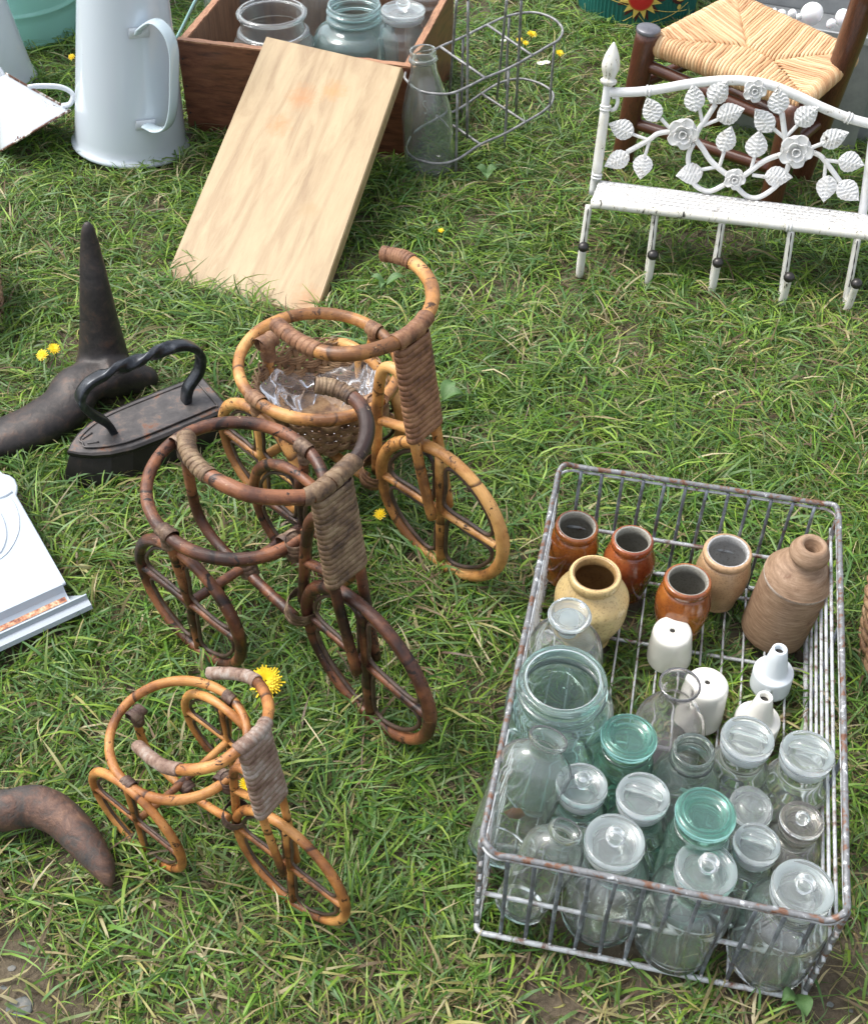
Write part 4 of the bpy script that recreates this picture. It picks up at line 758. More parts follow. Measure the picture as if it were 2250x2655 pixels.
# =============================================================== WHITE ENAMEL TOOL RACK, left edge
root = thing('enamel_backplate', 'white enamel utensil rack backplate with a rust streaked drip tray, lying at the left', 'enamel rack'); zq = .030
Rg = lambda L, z: [at(a/3.857, 1180+b/3.857, z) for a, b in L]
pl = Rg([(-500, 60), (-120, 60), (-30, 95), (0, 150), (30, 180), (95, 195), (150, 235), (176, 300), (175, 345), (165, 395), (660, 1275), (-500, 1860)], zq)
ENP = m_enamel('enamel_panel', (.40, .455, .51), amt=.30, sc=50); link('back_panel', slab(pl[::-1], up, .004, .0012), ENP, root, smooth=False)
for arc, w in (([(-60, 430), (40, 410), (120, 365)], .0022), ([(95, 425), (150, 500), (188, 620), (190, 740), (150, 860), (80, 970), (0, 1040)], .0009), ([(0, 590), (40, 680), (60, 800), (40, 900), (0, 980)], .0016)):
    link('moulded_rib', tube(catmull(Rg(arc, zq+.0003), 24), w, 8), ENAM, root)
A0, A1 = Rg([(655, 1290), (-300, 1720)], zq); te = nz(A1-A0); tn = nz(np.cross(up, te)); tn = tn if tn[1] < 0 else -tn; Lt = np.linalg.norm(A1-A0)
A0 = A0+te*.003; prof = [(0, .004), (.003, .0045), (.006, -.006), (.012, -.010), (.020, -.010), (.025, -.008), (.027, -.0035), (.0295, -.003), (.030, -.0045), (.031, -.010), (.041, -.012), (.043, -.018), (.040, -.022), (.0, -.022)]
V = np.array([A0+te*q*(Lt+.03)+tn*a+up*b-te*(.016 if a > .02 and q == 0 else 0) for q in (0, 1) for a, b in [(a_*.8, b_*.8) for a_, b_ in prof]]); m = len(prof); F = [(i, (i+1) % m, m+(i+1) % m, m+i) for i in range(m)]+[tuple(range(m))[::-1], tuple(m+i for i in range(m))]
link('drip_tray', (V, F, None), ENP, root, smooth=False)
t = NT('rust_streak'); n = t.noise(t.coord('Object'), 90, 6, .7); t.col(t.ramp(n, [(.38, (.13, .035, .025)), (.48, (.42, .17, .08)), (.58, (.66, .46, .30)), (.72, (.74, .66, .56))])); t.set(Roughness=.5)
V = [A0+te*q*Lt+tn*a-up*.0072 for q in (.03, .25, .5, .75, 1) for a in (.0092, .0162)]; link('rust_streak', (np.array(V), [(2*i, 2*i+1, 2*i+3, 2*i+2) for i in range(4)], None), t.m, root)
mpoly(pl)
mpoly([A0, A0+te*Lt, A0+te*Lt+tn*.035, A0+tn*.035])
# =============================================================== WICKER BASKETS cut by the picture edges
def wicker(label, c, R, H, rows_, mat, ns=30):
    root = thing('wicker_basket', label, 'basket'); n = ns*5; ph = np.linspace(0, 2*math.pi, n, endpoint=False)
    for k in range(rows_):
        z = .004+H*k/rows_; link('weaver', tube([V3(c[0]+(R*(1+.1*z/H)+.0035*math.sin(a*ns/2+k*math.pi))*math.cos(a), c[1]+(R*(1+.1*z/H)+.0035*math.sin(a*ns/2+k*math.pi))*math.sin(a), z) for a in ph], H/rows_*.52, 6, True), mat, root)
    for k in range(ns): a = (k+.5)*2*math.pi/ns; link('stake', tube(catmull([V3(c[0]+R*math.cos(a), c[1]+R*math.sin(a), 0), V3(c[0]+R*1.1*math.cos(a), c[1]+R*1.1*math.sin(a), H)], 4), .0024, 6), mat, root)
    for k in range(3): link('rim_braid', tube([V3(c[0]+(R*1.11+.004*math.cos(a*14+k*2.1))*math.cos(a), c[1]+(R*1.11+.004*math.cos(a*14+k*2.1))*math.sin(a), H+.004*math.sin(a*14+k*2.1)) for a in np.linspace(0, 2*math.pi, 240, endpoint=False)], .0036, 6, True), mat, root)
    mcirc(c[0], c[1], R)
wicker('pale wicker basket just entering at the right edge beside the wire crate', at(2236, 1700, .03)+V3(.121, .01, 0), .107, .075, 9, WICKL)
wicker('brown wicker basket just showing at the left edge above the shoe last', at(10, 790, .02)+V3(-.094, .0, 0), .083, .07, 15, WICK)
# =============================================================== GALVANISED BOXES, EGGS
def gbox(label, fl, fr_, depth, zr, back=None):
    root = thing('galvanised_box', label, 'metal box'); d = nz(fr_-fl); n = V3(-d[1], d[0], 0); Lb = np.linalg.norm(fr_-fl); fl = fl*V3(1, 1, 0); zb = back or zr
    link('front_sheet', _bx(fl+d*Lb/2, d, Lb, zr, n, .002), GALV, root, smooth=False)
    for k in (0, 1): link('side_sheet', _bx(fl+d*(.001+k*(Lb-.002))+n*(depth/2+.002), n, depth-.004, zr-.001, d, .002), GALV, root, smooth=False)
    link('back_sheet', _bx(fl+d*Lb/2+n*depth, d, Lb, zb, n, .002), GALV, root, smooth=False)
    link('rolled_rim', _bx(fl+d*Lb/2-n*.0015+up*(zr-.010), d, Lb+.002, .011, n, .005), m_metalpaint('rim_sheet', [(.3, (.40, .42, .42)), (.7, (.52, .54, .54))], 30, .35, .4, .1), root, smooth=False)
    return fl, d, n, Lb
fl, d_, n_, Lb = gbox('galvanised metal box with white eggs in it, behind the rush stool', at(1880, 38, .19), at(2290, 105, .19), .12, .19, .33)
link('inner_floor', _bx(fl+d_*Lb/2+n_*.06+up*.165, d_, Lb-.006, .002, n_, .115), GALV, bpy.data.objects['galvanised_box'], smooth=False)
t = NT('egg_white'); t.col((.80, .80, .80)); t.set(Roughness=.4, Subsurface_Weight=.1); EGG = t.m
for i, (px, py, r, e, lb) in enumerate(((2098, 50, 29, 1.0, 'largest round white egg in the galvanised box'), (2046, 52, 12, 1.3, 'upright small white egg left of the largest one'), (2019, 50, 12, 1.0, 'small lilac-white egg second from the left in the box'), (1998, 44, 7, 1.5, 'tiny pointed white egg at the left end of the row'), (2180, 62, 20, 1.25, 'white egg leaning near the right end of the box'), (2205, 76, 22, 1.2, 'white egg partly behind the dark stool pole'), (2148, 76, 12, 1.1, 'half sunk white egg between the largest and the right ones'), (2064, 58, 8, 1.2, 'tiny white egg touching the left of the largest egg'))):
    P = at(px, py, .19+r*.0002); k = ppm(P); rr = r/k; ax = nz(V3(random.uniform(-.5, .5), random.uniform(-.3, .3), 1)); o = link('white_egg', lathe([(0, -e)]+[(math.sin(a)*(1-.06*math.cos(a)), -math.cos(a)*e) for a in np.linspace(.15, 3.0, 16)]+[(0, e)], 24, (0, 0, 0), ax), EGG)
    o.scale = (rr,)*3; o.location = P+n_*.02; tag(o, lb, 'egg', 'white eggs in the galvanised box')
gbox('lower galvanised metal box standing on the grass under the rush stool', at(1868, 347, .0), at(2300, 383, .0), .09, .115)
# =============================================================== GREEN BIN
Bf = at(1640, 74, 0.); rbn = .112; Bc = Bf+nz(V3(Bf[0], Bf[1], 0))*rbn; ns = 168; ph0 = math.atan2(-Bc[1], -Bc[0])
t = NT('bin_green'); n = t.noise(t.coord('Object'), 12, 3); t.col(t.ramp(n, [(.3, (.012, .10, .085)), (.7, (.02, .14, .115))])); t.set(Roughness=.35); GRN = t.m
root = thing('corrugated_bin', 'dark green ribbed metal bin painted with a red and yellow sun, behind the stool', 'bin')
link('bin_body', lathe([(0, .002), (rbn, .002), (rbn, .01), (rbn*1.03, .24), (rbn*1.0, .24), (0, .02)], ns, Bc, rib=.008), GRN, root, smooth=False)
def oc_(da, z, off): a = ph0+da/rbn; r_ = rbn*(1+.03*z/.24)+off; return Bc+V3(math.cos(a)*r_, math.sin(a)*r_, z)
def flat(name, pts, off, m):
    c = np.mean(pts, 0); V = [oc_(c[0], c[1], off)]+[oc_(a, b, off) for a, b in pts]; n = len(pts)
    # subdivide radially so that it follows the curve
    V = [oc_(c[0]*(1-q)+a*q, c[1]*(1-q)+b*q, off) for q in (.33, .66, 1) for a, b in pts]+[oc_(c[0], c[1], off)]
    F = [(k*n+i, k*n+(i+1) % n, (k+1)*n+(i+1) % n, (k+1)*n+i) for k in (0, 1) for i in range(n)]+[(3*n, i, (i+1) % n) for i in range(n)]
    o = link(name, (np.array(V), F, None), m, root, smooth=False); sm = o.modifiers.new('thick', 'SOLIDIFY'); sm.thickness = .0008; sm.offset = 0; return o
def mm(n, c, r=.4): t = NT(n); t.col(c); t.set(Roughness=r); return t.m
RED, YLW, MRN, ORG = mm('paint_red', (.50, .02, .02)), mm('paint_yellow', (.72, .52, .12)), mm('paint_maroon', (.08, .015, .02)), mm('paint_orange', (.55, .10, .03))
def star(c, r0, r1, n, rot=0): return [(c[0]+(r1 if i % 2 else r0)*math.cos(rot+i*math.pi/n), c[1]+(r1 if i % 2 else r0)*math.sin(rot+i*math.pi/n)) for i in range(2*n)]
circ = lambda c, r, n=26: [(c[0]+r*math.cos(a), c[1]+r*math.sin(a)) for a in np.linspace(0, 2*math.pi, n, endpoint=False)]
c0 = (.008, .058)
flat('sun_shadow', star(c0, .024, .046, 12, .13), .0014, MRN); flat('sun_rays', star(c0, .023, .040, 12), .0026, YLW); flat('sun_ring', circ(c0, .0225), .0038, ORG); flat('sun_disc', circ(c0, .0195), .0050, RED)
c1_ = (.088, .064); flat('flower_shadow', circ((c1_[0]-.002, c1_[1]-.002), .022), .0014, MRN); flat('flower_face', circ(c1_, .019), .0028, YLW)
flat('flower_dot', circ((.086, .034), .0045, 12), .0014, YLW); flat('flower_dot', circ((-.052, .062), .004, 12), .0014, YLW)
for L in ([(-.09, .06), (-.05, .048), (-.01, .04), (.02, .012)], [(-.085, .05), (-.03, .05), (.03, .052)], [(-.02, .012), (.005, .03), (.03, .046)], [(.02, .04), (.06, .030), (.11, .022)], [(.03, .012), (.07, .022), (.11, .036)]):
    link('painted_vine', tube([oc_(a, b, .0012) for a, b, _ in catmull([(a, b, 0) for a, b in L], 22)], .0006, 5), YLW, root)
mcirc(Bc[0], Bc[1], rbn)
# =============================================================== RUSH STOOL
root = thing('rush_stool', 'low stool with woven rush seat and dark wooden legs, behind the white hook rack', 'stool')
SA, SB_, SC, SD = at(1697, 113, .200), at(1905, 6, .228), at(2205, 148, .214), at(2078, 262, .178)
M1, M2 = at(1935, 131, .200), at(2000, 165, .197); rr_ = .011
def cords(E0, E1, path, n, outd):
    path = [np.asarray(p) for p in path]; seg = [np.linalg.norm(b-a) for a, b in zip(path, path[1:])]; tot = sum(seg)
    sp = np.linalg.norm(E1-E0)/n
    for k in range(n):
        q = (k+.5)/n; E = E0*(1-q)+E1*q; 
        d = q*tot; i = 0
        while i < len(seg)-1 and d > seg[i]: d -= seg[i]; i += 1
        I = path[i]+(path[i+1]-path[i])*min(d/seg[i], 1)
        ind = I-E; Ls = np.linalg.norm(ind); ind = nz(ind); j = lambda s_: random.uniform(-s_, s_); along = nz(E1-E0)
        arc = [E+outd*.002-up*.015, E+outd*rr_*.8-up*.010, E+outd*(rr_+.001)+up*0, E+outd*rr_*.7+up*rr_*.75, E+up*rr_*1.02]
        inn_ = [E+ind*Ls*f_+up*(rr_*(1-.45*f_)+j(.0006))+along*j(sp*.12)*min(1, f_*3) for f_ in (.2, .45, .7, .93)]+[I-up*.001]
        P = catmull([p+along*j(sp*.06) for p in arc]+inn_ if Ls > .02 else arc+[I+up*.006, I], 16)
        r_ = sp*.60*(1+.10*np.sin(np.linspace(0, random.uniform(6, 14), 16)+j(3))); o = link('rush_cord', tube(P, r_, 6), RUSH, root)
od = lambda a, b, c: nz(np.cross(up, nz(b-a))*(1 if np.dot(np.cross(up, nz(b-a)), (a+b)/2-c) > 0 else -1))
ctr = (SA+SB_+SC+SD)/4
cords(SA, SD, [SA, M1, M2, SD], 46, od(SA, SD, ctr)); cords(SB_, SC, [SB_, M1, M2, SC], 46, od(SB_, SC, ctr)); cords(SA, SB_, [SA, M1, SB_], 34, od(SA, SB_, ctr)); cords(SC, SD, [SC, M2, SD], 30, od(SC, SD, ctr))
for a, b in ((SA, SB_), (SB_, SC), (SC, SD), (SD, SA)): link('seat_rail', tube(catmull([a-up*.002, b-up*.002], 6), rr_*.8, 10), STOOLW, root)
def leg(bot, topp, r0=.0165, r1=.0175):
    P = catmull([bot, topp], 14); o = link('leg', tube(P, np.r_[np.linspace(r0, r1, 13), r1*.93], 20), STOOLW, root); return o
LB, LT = at(1606, 442, -.01), at(1681, 74, .222); leg(LB, LT); link('leg_cap', lathe([(.0178, -.004), (.0180, .0), (.0168, .0012), (.006, .0019), (0, .002)], 28, LT, LT-LB), m_metalpaint('cap_metal', [(.3, (.14, .14, .15)), (.7, (.24, .24, .26))], 60, .4, .7), root)
MB, MT = at(1986, 565, -.01), at(2060, 268, .176); leg(MB, MT); RB, RT = at(2068, 480, -.01), at(2262, -55, .34); leg(RB, RT, .015, .019); BB, BT = at(1845, 350, -.01), at(1940, -45, .25); leg(BB, BT, .014, .015)
on = lambda a, b, z: a+(b-a)*((z-a[2])/(b[2]-a[2]))
for a, b in (((LB, LT, .075), (MB, MT, .070)), ((LB, LT, .135), (BB, BT, .15)), ((MB, MT, .10), (RB, RT, .115)), ((BB, BT, .08), (RB, RT, .09)), ((LB, LT, .17), (MB, MT, .14))):
    A, Bq = on(*a), on(*b); link('stretcher', tube(catmull([A, Bq], 10), .0088, 12), STOOLW, root)
for p in (LB, MB, RB, BB): mcirc(p[0], p[1], .014)
# =============================================================== WHITE METAL HOOK RACK
root = thing('hook_rack', 'white distressed metal shelf rack with leaves, roses and five hooks, leaning on the stool', 'coat rack')
E1 = nz(V3(.9806, -.196, 0)); BDR = V3(.196, .9806, 0); el = math.radians(78); E2 = BDR*math.cos(el)+up*math.sin(el); E3 = np.cross(E1, E2)
PS = at(1559, 466, .084)
def onp(x, y, off=0.):
    px, py = 1450+x/2.205, y/2.205; d = cF+cR*(px-1125)/FPX+cU*(1327.5-py)/FPX; o_ = PS+E3*off; return cO+d*(((o_-cO)@E3)/(d@E3))
link('top_rail', tube(catmull([onp(*p) for p in ((285, 527), (400, 527), (500, 520), (600, 505), (740, 480), (900, 462), (1050, 462), (1200, 487), (1350, 545), (1500, 615), (1650, 675), (1764, 706), (1850, 722))], 90), .0064, 14), WPAINT, root)
pb_ = onp(190, 1110); pt_ = onp(278, 480); link('post', tube(catmull([pb_, pt_], 20), .0060, 14), WPAINT, root); link('post', tube(catmull([onp(1722, 1280), onp(1790, 790), onp(1800, 700)], 20), .0060, 14), WPAINT, root)
pa_, pc_ = onp(212, 1005, .006), onp(262, 615, .006); link('post_sleeve', tube(catmull([pa_, pc_], 12), np.r_[.004, np.full(10, .0068), .004], 14), WORN, root)
fa_ = nz(pt_-pb_); link('finial', lathe([(0, 0)]+smoothprof([(.006, -.002), (.0105, .001), (.0115, .005), (.0085, .0075), (.0085, .010), (.0118, .020), (.0122, .027), (.0095, .038), (.005, .048), (.0012, .0545)], 36)+[(0, .055)], 24, pt_, fa_), WORN, root)
def collar(P, ax, r=.0064): link('bamboo_collar', join(*[lathe([(r*.9, -.0016), (r*1.22, -.001), (r*1.22, .001), (r*.9, .0016)], 20, P+nz(ax)*s_, ax) for s_ in (-.0022, .0022)]), WPAINT, root)
collar(onp(507, 520), E1); collar(onp(1650, 675), E1-E2*.3); collar(pa_+fa_*.0, fa_); collar(pc_, fa_)
link('side_hook', tube(catmull([onp(300, 555), onp(325, 555), onp(333, 580), onp(318, 620), onp(292, 632)], 18), .0028, 8), WPAINT, root)
FR0, FR1 = at(1450+178/2.205, 1162/2.205, .100), at(1450+1764/2.205, 1347/2.205, .100); fd = nz(FR1-FR0); FR1 = FR1+fd*.03
link('front_rail', tube(catmull([FR0, FR1], 30), .0062, 14), WORN, root)
for x, y in ((708, 1218), (1310, 1293)): P = at(1450+x/2.205, y/2.205, .1); collar(P, fd)
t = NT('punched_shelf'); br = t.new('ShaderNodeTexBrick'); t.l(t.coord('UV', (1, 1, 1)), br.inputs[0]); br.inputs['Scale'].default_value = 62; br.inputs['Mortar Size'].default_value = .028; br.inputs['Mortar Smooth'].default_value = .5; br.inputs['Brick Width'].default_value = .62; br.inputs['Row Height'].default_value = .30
n = t.noise(t.coord('Object'), 60, 7, .75); c = t.ramp(n, [(.36, (.20, .18, .16)), (.42, (.62, .61, .58)), (.6, (.70, .70, .69))]); t.col(c); t.set(Roughness=.45); t.col(t.mix(br.outputs['Fac'], c, (.42, .42, .41))); b_ = t.bump(br.outputs['Fac'], 1.0, .002); PSH = t.m  # grey in the pattern is painted shade for the punched recesses
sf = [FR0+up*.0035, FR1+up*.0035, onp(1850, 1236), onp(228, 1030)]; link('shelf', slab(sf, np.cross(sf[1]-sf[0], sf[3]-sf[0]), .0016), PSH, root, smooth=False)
# woven relief of the shelf: small raised lozenges, one mesh
wq = []; sn = nz(np.cross(sf[1]-sf[0], sf[3]-sf[0]))
for r_ in range(6):
    for k in range(40):
        q = (k+.5*(r_ % 2)+.3)/40.6; w_ = (r_+.6)/6.2; c = (sf[0]*(1-q)+sf[1]*q)*(1-w_)+(sf[3]*(1-q)+sf[2]*q)*w_; a = fd*.0040; b = nz(np.cross(sn, fd))*.0024
        wq.append((np.array([c-a, c-b, c+a, c+b, c+sn*.0016]), [(0, 1, 4), (1, 2, 4), (2, 3, 4), (3, 0, 4)], None))
link('punched_relief', join(*wq), WPAINT, root, smooth=False)['kind'] = 'stuff'
for (x0, y0), (x1, y1), (kx, ky) in (((168, 1175), (112, 1545), (137, 1412)), ((548, 1215), (500, 1600), (533, 1458)), ((930, 1262), (868, 1640), (905, 1502)), ((1325, 1312), (1268, 1690), (1312, 1585)), ((1703, 1358), (1632, 1735), (1697, 1622))):
    a = at(1450+x0/2.205, y0/2.205, .096); b = at(1450+x1/2.205, y1/2.205, .004); kq = at(1450+kx/2.205, ky/2.205, .056)
    m_ = (b*.35+kq*.65)*V3(1, 1, 0)+up*.010; hk = link('hook', tube(catmull([a, a*.5+b*.5, b+(a-b)*.08, m_-up*.004, m_*.35+kq*.65-up*.002, kq-up*.005], 40), np.r_[np.full(22, .0050), np.linspace(.0052, .0046, 18)], 12), WORN, root)
    nf = nz(np.cross(E1, nz(a-b))); nf = nf if nf[1] < 0 else -nf
    link('paint_crack', tube(catmull([a*.97+b*.03+nf*.0047, a*.5+b*.5+nf*.0047+E1*.0008, b*.72+a*.28+nf*.0047], 14), .0007*(1+.5*np.sin(np.arange(14)*2.1)), 6), KNOB, hk)
    link('knob', lathe([(0, -.0066)]+[(math.sin(q)*.0076, -math.cos(q)*.0070) for q in np.linspace(.3, 2.85, 10)]+[(0, .0066)], 18, kq, up), KNOB, hk)
def stem(pts, r=.0033): link('stem', tube(catmull([onp(x, y, .003) for x, y in pts], 18), r, 10), WPAINT, root)
for L, r in (([(640, 750), (560, 765), (510, 800), (385, 870)], .0036), ([(508, 800), (410, 765)], .0022), ([(515, 800), (490, 885)], .0024), ([(640, 745), (580, 678)], .0026), ([(770, 790), (800, 730), (830, 690), (890, 598)], .0038), ([(815, 700), (800, 622)], .0026), ([(818, 718), (910, 682)], .0026),
             ([(770, 790), (815, 845), (865, 920), (945, 990), (985, 1010)], .0038), ([(800, 972), (890, 955)], .0026), ([(912, 955), (940, 868)], .0026), ([(765, 820), (738, 880), (738, 945), (762, 1045), (850, 1095), (950, 1052)], .0036), ([(1010, 1068), (1070, 1122), (1140, 1128), (1230, 1070), (1290, 990), (1310, 930)], .0036),
             ([(1040, 1015), (1100, 970), (1180, 915), (1275, 880)], .0038), ([(1092, 975), (1115, 893)], .0026), ([(1100, 1000), (1180, 1012)], .0026), ([(1290, 800), (1270, 645)], .0038), ([(1280, 785), (1215, 730)], .0026), ([(1295, 780), (1360, 715)], .0026), ([(1425, 850), (1503, 820)], .0028),
             ([(1425, 865), (1480, 885), (1520, 925), (1610, 1050)], .0036), ([(1510, 915), (1598, 925)], .0026), ([(1520, 930), (1512, 1022)], .0026)): stem(L, r)
def leafsh(c, ang, L, Wd, off):
    ca, sa = math.cos(math.radians(ang)), math.sin(math.radians(ang)); dx = E1*ca+E2*sa; dy = -E1*sa+E2*ca; V = []; F = []; n = 15; rows = (-1, -.62, -.28, 0, .28, .62, 1)
    for i in range(n):
        q = i/(n-1); w = Wd*.5*(math.sin(math.pi*min(q*1.0, 1)**.8)**.8)*(1-.35*q**4)*(1+.06*(i % 2)) if 0 < i < n-1 else .0003
        for j, a in enumerate(rows):
            rel = .0022*(1-abs(a))+(.0017 if (i+int(abs(a)*2.2)) % 2 else -.0006)*(1 if 0 < abs(a) < 1 else 0)+(.0010 if a == 0 else 0)
            V.append(c+dx*(q-.5)*L+dy*a*w+E3*(rel+off))
    m = len(rows)
    F = [(i*m+j, (i+1)*m+j, (i+1)*m+j+1, i*m+j+1) for i in range(n-1) for j in range(m-1)]; b = len(V); V += [v-E3*.0014-E3*((v-c)@E3-off)*.8 for v in V[:b]]
    F += [tuple(b+k for k in f_[::-1]) for f_ in F[:(n-1)*(m-1)]]
    for i in range(n-1): F += [(i*m, b+i*m, b+(i+1)*m, (i+1)*m), (i*m+m-1, (i+1)*m+m-1, b+(i+1)*m+m-1, b+i*m+m-1)]
    return np.array(V), F, None
for (x, y), a in zip(((352, 737), (527, 627), (770, 560), (910, 525), (977, 648), (327, 918), (473, 955), (955, 795), (1127, 825), (742, 995), (1165, 688), (1250, 575), (1413, 660), (1570, 790), (1667, 928), (1523, 1080), (1652, 1095), (1250, 1010)), (165, 122, 100, 65, 25, 215, 265, 75, 85, 195, 135, 100, 50, 30, -5, 268, -38, 8)):
    link('leaf', leafsh(onp(x, y, .006), a+random.uniform(-5, 5), .0375*random.uniform(.93, 1.05), .0280*random.uniform(.93, 1.06), 0), WPAINT, root, smooth=False)
def rose(x, y, R, off):
    c = onp(x, y, off); base = link('rose', lathe([(0, -.001), (R*.8, 0), (R*.6, .001), (0, .0015)], 20, c, E3), WPAINT, root)
    for ring, (rr2, nn, tilt, sz) in enumerate(((.62, 5, .25, .52), (.40, 4, .75, .40), (.2, 3, 1.15, .26))):
        for k in range(nn):
            a = k*2*math.pi/nn+ring*.6; dr = E1*math.cos(a)+E2*math.sin(a); tg = -E1*math.sin(a)+E2*math.cos(a); V, F = [], []; n = 7
            for i in range(n):
                for j in range(n):
                    u_ = (i/(n-1)-.5)*2; v_ = j/(n-1); w = sz*R*(1-.25*abs(v_-.55)*2)*math.sqrt(max(1-.55*u_*u_*v_, .05)); h_ = v_*sz*R*1.35
                    V.append(c+dr*(rr2*R*.35+h_*math.cos(tilt)-(.25*R*sz*u_*u_))+tg*u_*w+E3*(.0015+ring*.0016+h_*math.sin(tilt)+.0016*u_*u_-(.12*R*(v_-.7)**2 if v_ > .7 else 0)))
            F = [(i*n+j, (i+1)*n+j, (i+1)*n+j+1, i*n+j+1) for i in range(n-1) for j in range(n-1)]; o = link('petal', (np.array(V), F, None), WPAINT, base); sm = o.modifiers.new('thick', 'SOLIDIFY'); sm.thickness = .0011; sm.offset = 0
rose(705, 760, .0245, .005); rose(1350, 860, .026, .005); rose(1000, 1020, .017, .005); rose(1115, 515, .0175, .008)
# =============================================================== FLOWERS, WEEDS, STONES
def dandelion(label, px, py, r, z, tilt=(0, -.35), folded=0., stem_=True, n=90):
    c = at(px, py, z); R = r/ppm(c); ax = nz(V3(tilt[0], tilt[1], 1)); u_, v_, w_ = frame(ax); root = thing('dandelion', label, 'dandelion', 'dandelions in the grass'); sh = []
    for k in range(n):
        a = k*2.39996; lay = k/n; L = R*(1-.62*lay)*random.uniform(.88, 1.08); e = .10+lay*1.2+folded; dr = u_*math.cos(a)+v_*math.sin(a); tg = -u_*math.sin(a)+v_*math.cos(a); wd = R*.052
        P = [c+dr*R*.06+w_*(.001+R*.14*lay), c+dr*L*.55*math.cos(e)+w_*(L*.55*math.sin(e)+R*.14*lay), c+dr*L*math.cos(e*.8)+w_*(L*math.sin(e*.8)+R*.12*lay-.0006)]
        V = [P[0]-tg*wd*.5, P[0]+tg*wd*.5, P[1]-tg*wd, P[1]+tg*wd, P[2]-tg*wd*.85, P[2]+tg*wd*.85]; sh.append((np.array(V), [(0, 1, 3, 2), (2, 3, 5, 4)], None))
    link('flower_head', join(*sh), YEL, root, smooth=False)
    if stem_: link('flower_stem', tube(catmull([c-w_*.0005, c-w_*.012+V3(.002, .004, 0), V3(c[0]-.012, c[1]+.02, 0)], 12), .0013, 6), m_wrap('stem_green', (.30, .22, .12), (.22, .20, .08), (.12, .12, .04)), root)
    return root
dandelion('large open yellow dandelion behind the handlebar of the smallest tricycle', 690, 1768, 47, .045, (.1, -.45), 0, True, 130)
dandelion('yellow dandelion half hidden behind the binding of the smallest tricycle', 640, 2034, 24, .04, (.2, -.5), .25)
dandelion('yellow dandelion to the left of the pair by the shoe last upright', 112, 922, 19, .035, (-.2, -.5), .2); dandelion('yellow dandelion to the right of the pair by the shoe last upright', 141, 906, 19, .035, (.3, -.3), .2)
dandelion('yellow dandelion behind the front wheel of the honey tricycle, near its left side', 988, 1336, 21, .035, (-.3, -.4), .5)
dandelion('upper yellow dandelion seen through the wire bottle carrier', 1377, 92, 16, .03, (.2, -.2), .3); dandelion('lower left yellow dandelion behind the wires of the bottle carrier', 1347, 106, 11, .03, (-.2, -.4), .5); dandelion('lower middle yellow dandelion behind the wires of the bottle carrier', 1361, 114, 11, .03, (.2, -.4), .5)
dandelion('yellow dandelion just outside the right end of the bottle carrier', 1450, 140, 13, .03, (.1, -.4), .4); dandelion('yellow dandelion at the left edge of the tall white jug', 188, 150, 12, .03, (-.2, -.5), .4); dandelion('tiny yellow dandelion in the open grass below the bottle carrier', 1143, 600, 10, .02, (0, -.3), .5)
def daisy(label, px, py, r):
    c = at(px, py, .022); R = r/ppm(c); root = thing('daisy', label, 'daisy', 'small white flowers'); sh = []
    for k in range(14):
        a = k*.4488; d = V3(math.cos(a), math.sin(a), .25); tg = V3(-math.sin(a), math.cos(a), 0); sh.append((np.array([c+d*R*.25-tg*R*.08, c+d*R*.25+tg*R*.08, c+d*R+tg*R*.12, c+d*R-tg*R*.12]), [(0, 1, 2, 3)], None))
    link('petals', join(*sh), DAIS, root, smooth=False); link('disc', lathe([(R*.27, 0), (R*.2, R*.12), (0, R*.16)], 12, c), YEL, root)
daisy('white daisy beneath the right end of the bottle carrier', 1402, 166, 11); daisy('white daisy right beside the first one under the carrier', 1416, 163, 10); daisy('small pale flower behind the wires at the middle of the carrier', 1304, 106, 8)
t = NT('stone_grey'); n = t.noise(t.coord('Object'), 90, 5, .7); t.col(t.ramp(n, [(.35, (.09, .10, .095)), (.5, (.14, .15, .145)), (.65, (.20, .19, .17))])); t.set(Roughness=.9); t.bump(n, .6, .002); STN = t.m
def stone(label, px, py, r, name='stone'):
    c = at(px, py, .002); sc = r/ppm(c); V, F, U = lathe([(0, -.5)]+[(math.sin(q), -math.cos(q)*.5) for q in np.linspace(.3, 2.85, 10)]+[(0, .5)], 18)
    V = np.array([v*(1+.30*mnoise.noise(Vector(v*1.3+px))+.10*mnoise.noise(Vector(v*3.5+py))) for v in V]); o = link(name, (V*sc*V3(1.2, .9, .45)+c-V3(0, 0, .002), F, U), STN); tag(o, label, 'stone', 'stones on the bare soil'); return o
stone('flat blue-grey stone half buried at the bottom left corner', 52, 2608, 30); stone('small grey stone above the blue-grey one at the left edge', 8, 2562, 13)
stone('small pale pebble on the bare soil at the bottom right', 2152, 2602, 8); stone('tiny grey pebble at the right of the bare soil patch', 2206, 2618, 6); stone('thin grey stone in the soil near the lower left', 30, 2508, 9)
t = NT('weed_leaf'); n = t.noise(t.coord('UV', (1, 6, 1)), 8, 3); t.col(t.ramp(n, [(.3, (.05, .12, .03)), (.7, (.10, .19, .055))])); t.set(Roughness=.5); t.bump(n, .4, .001); WEED = t.m
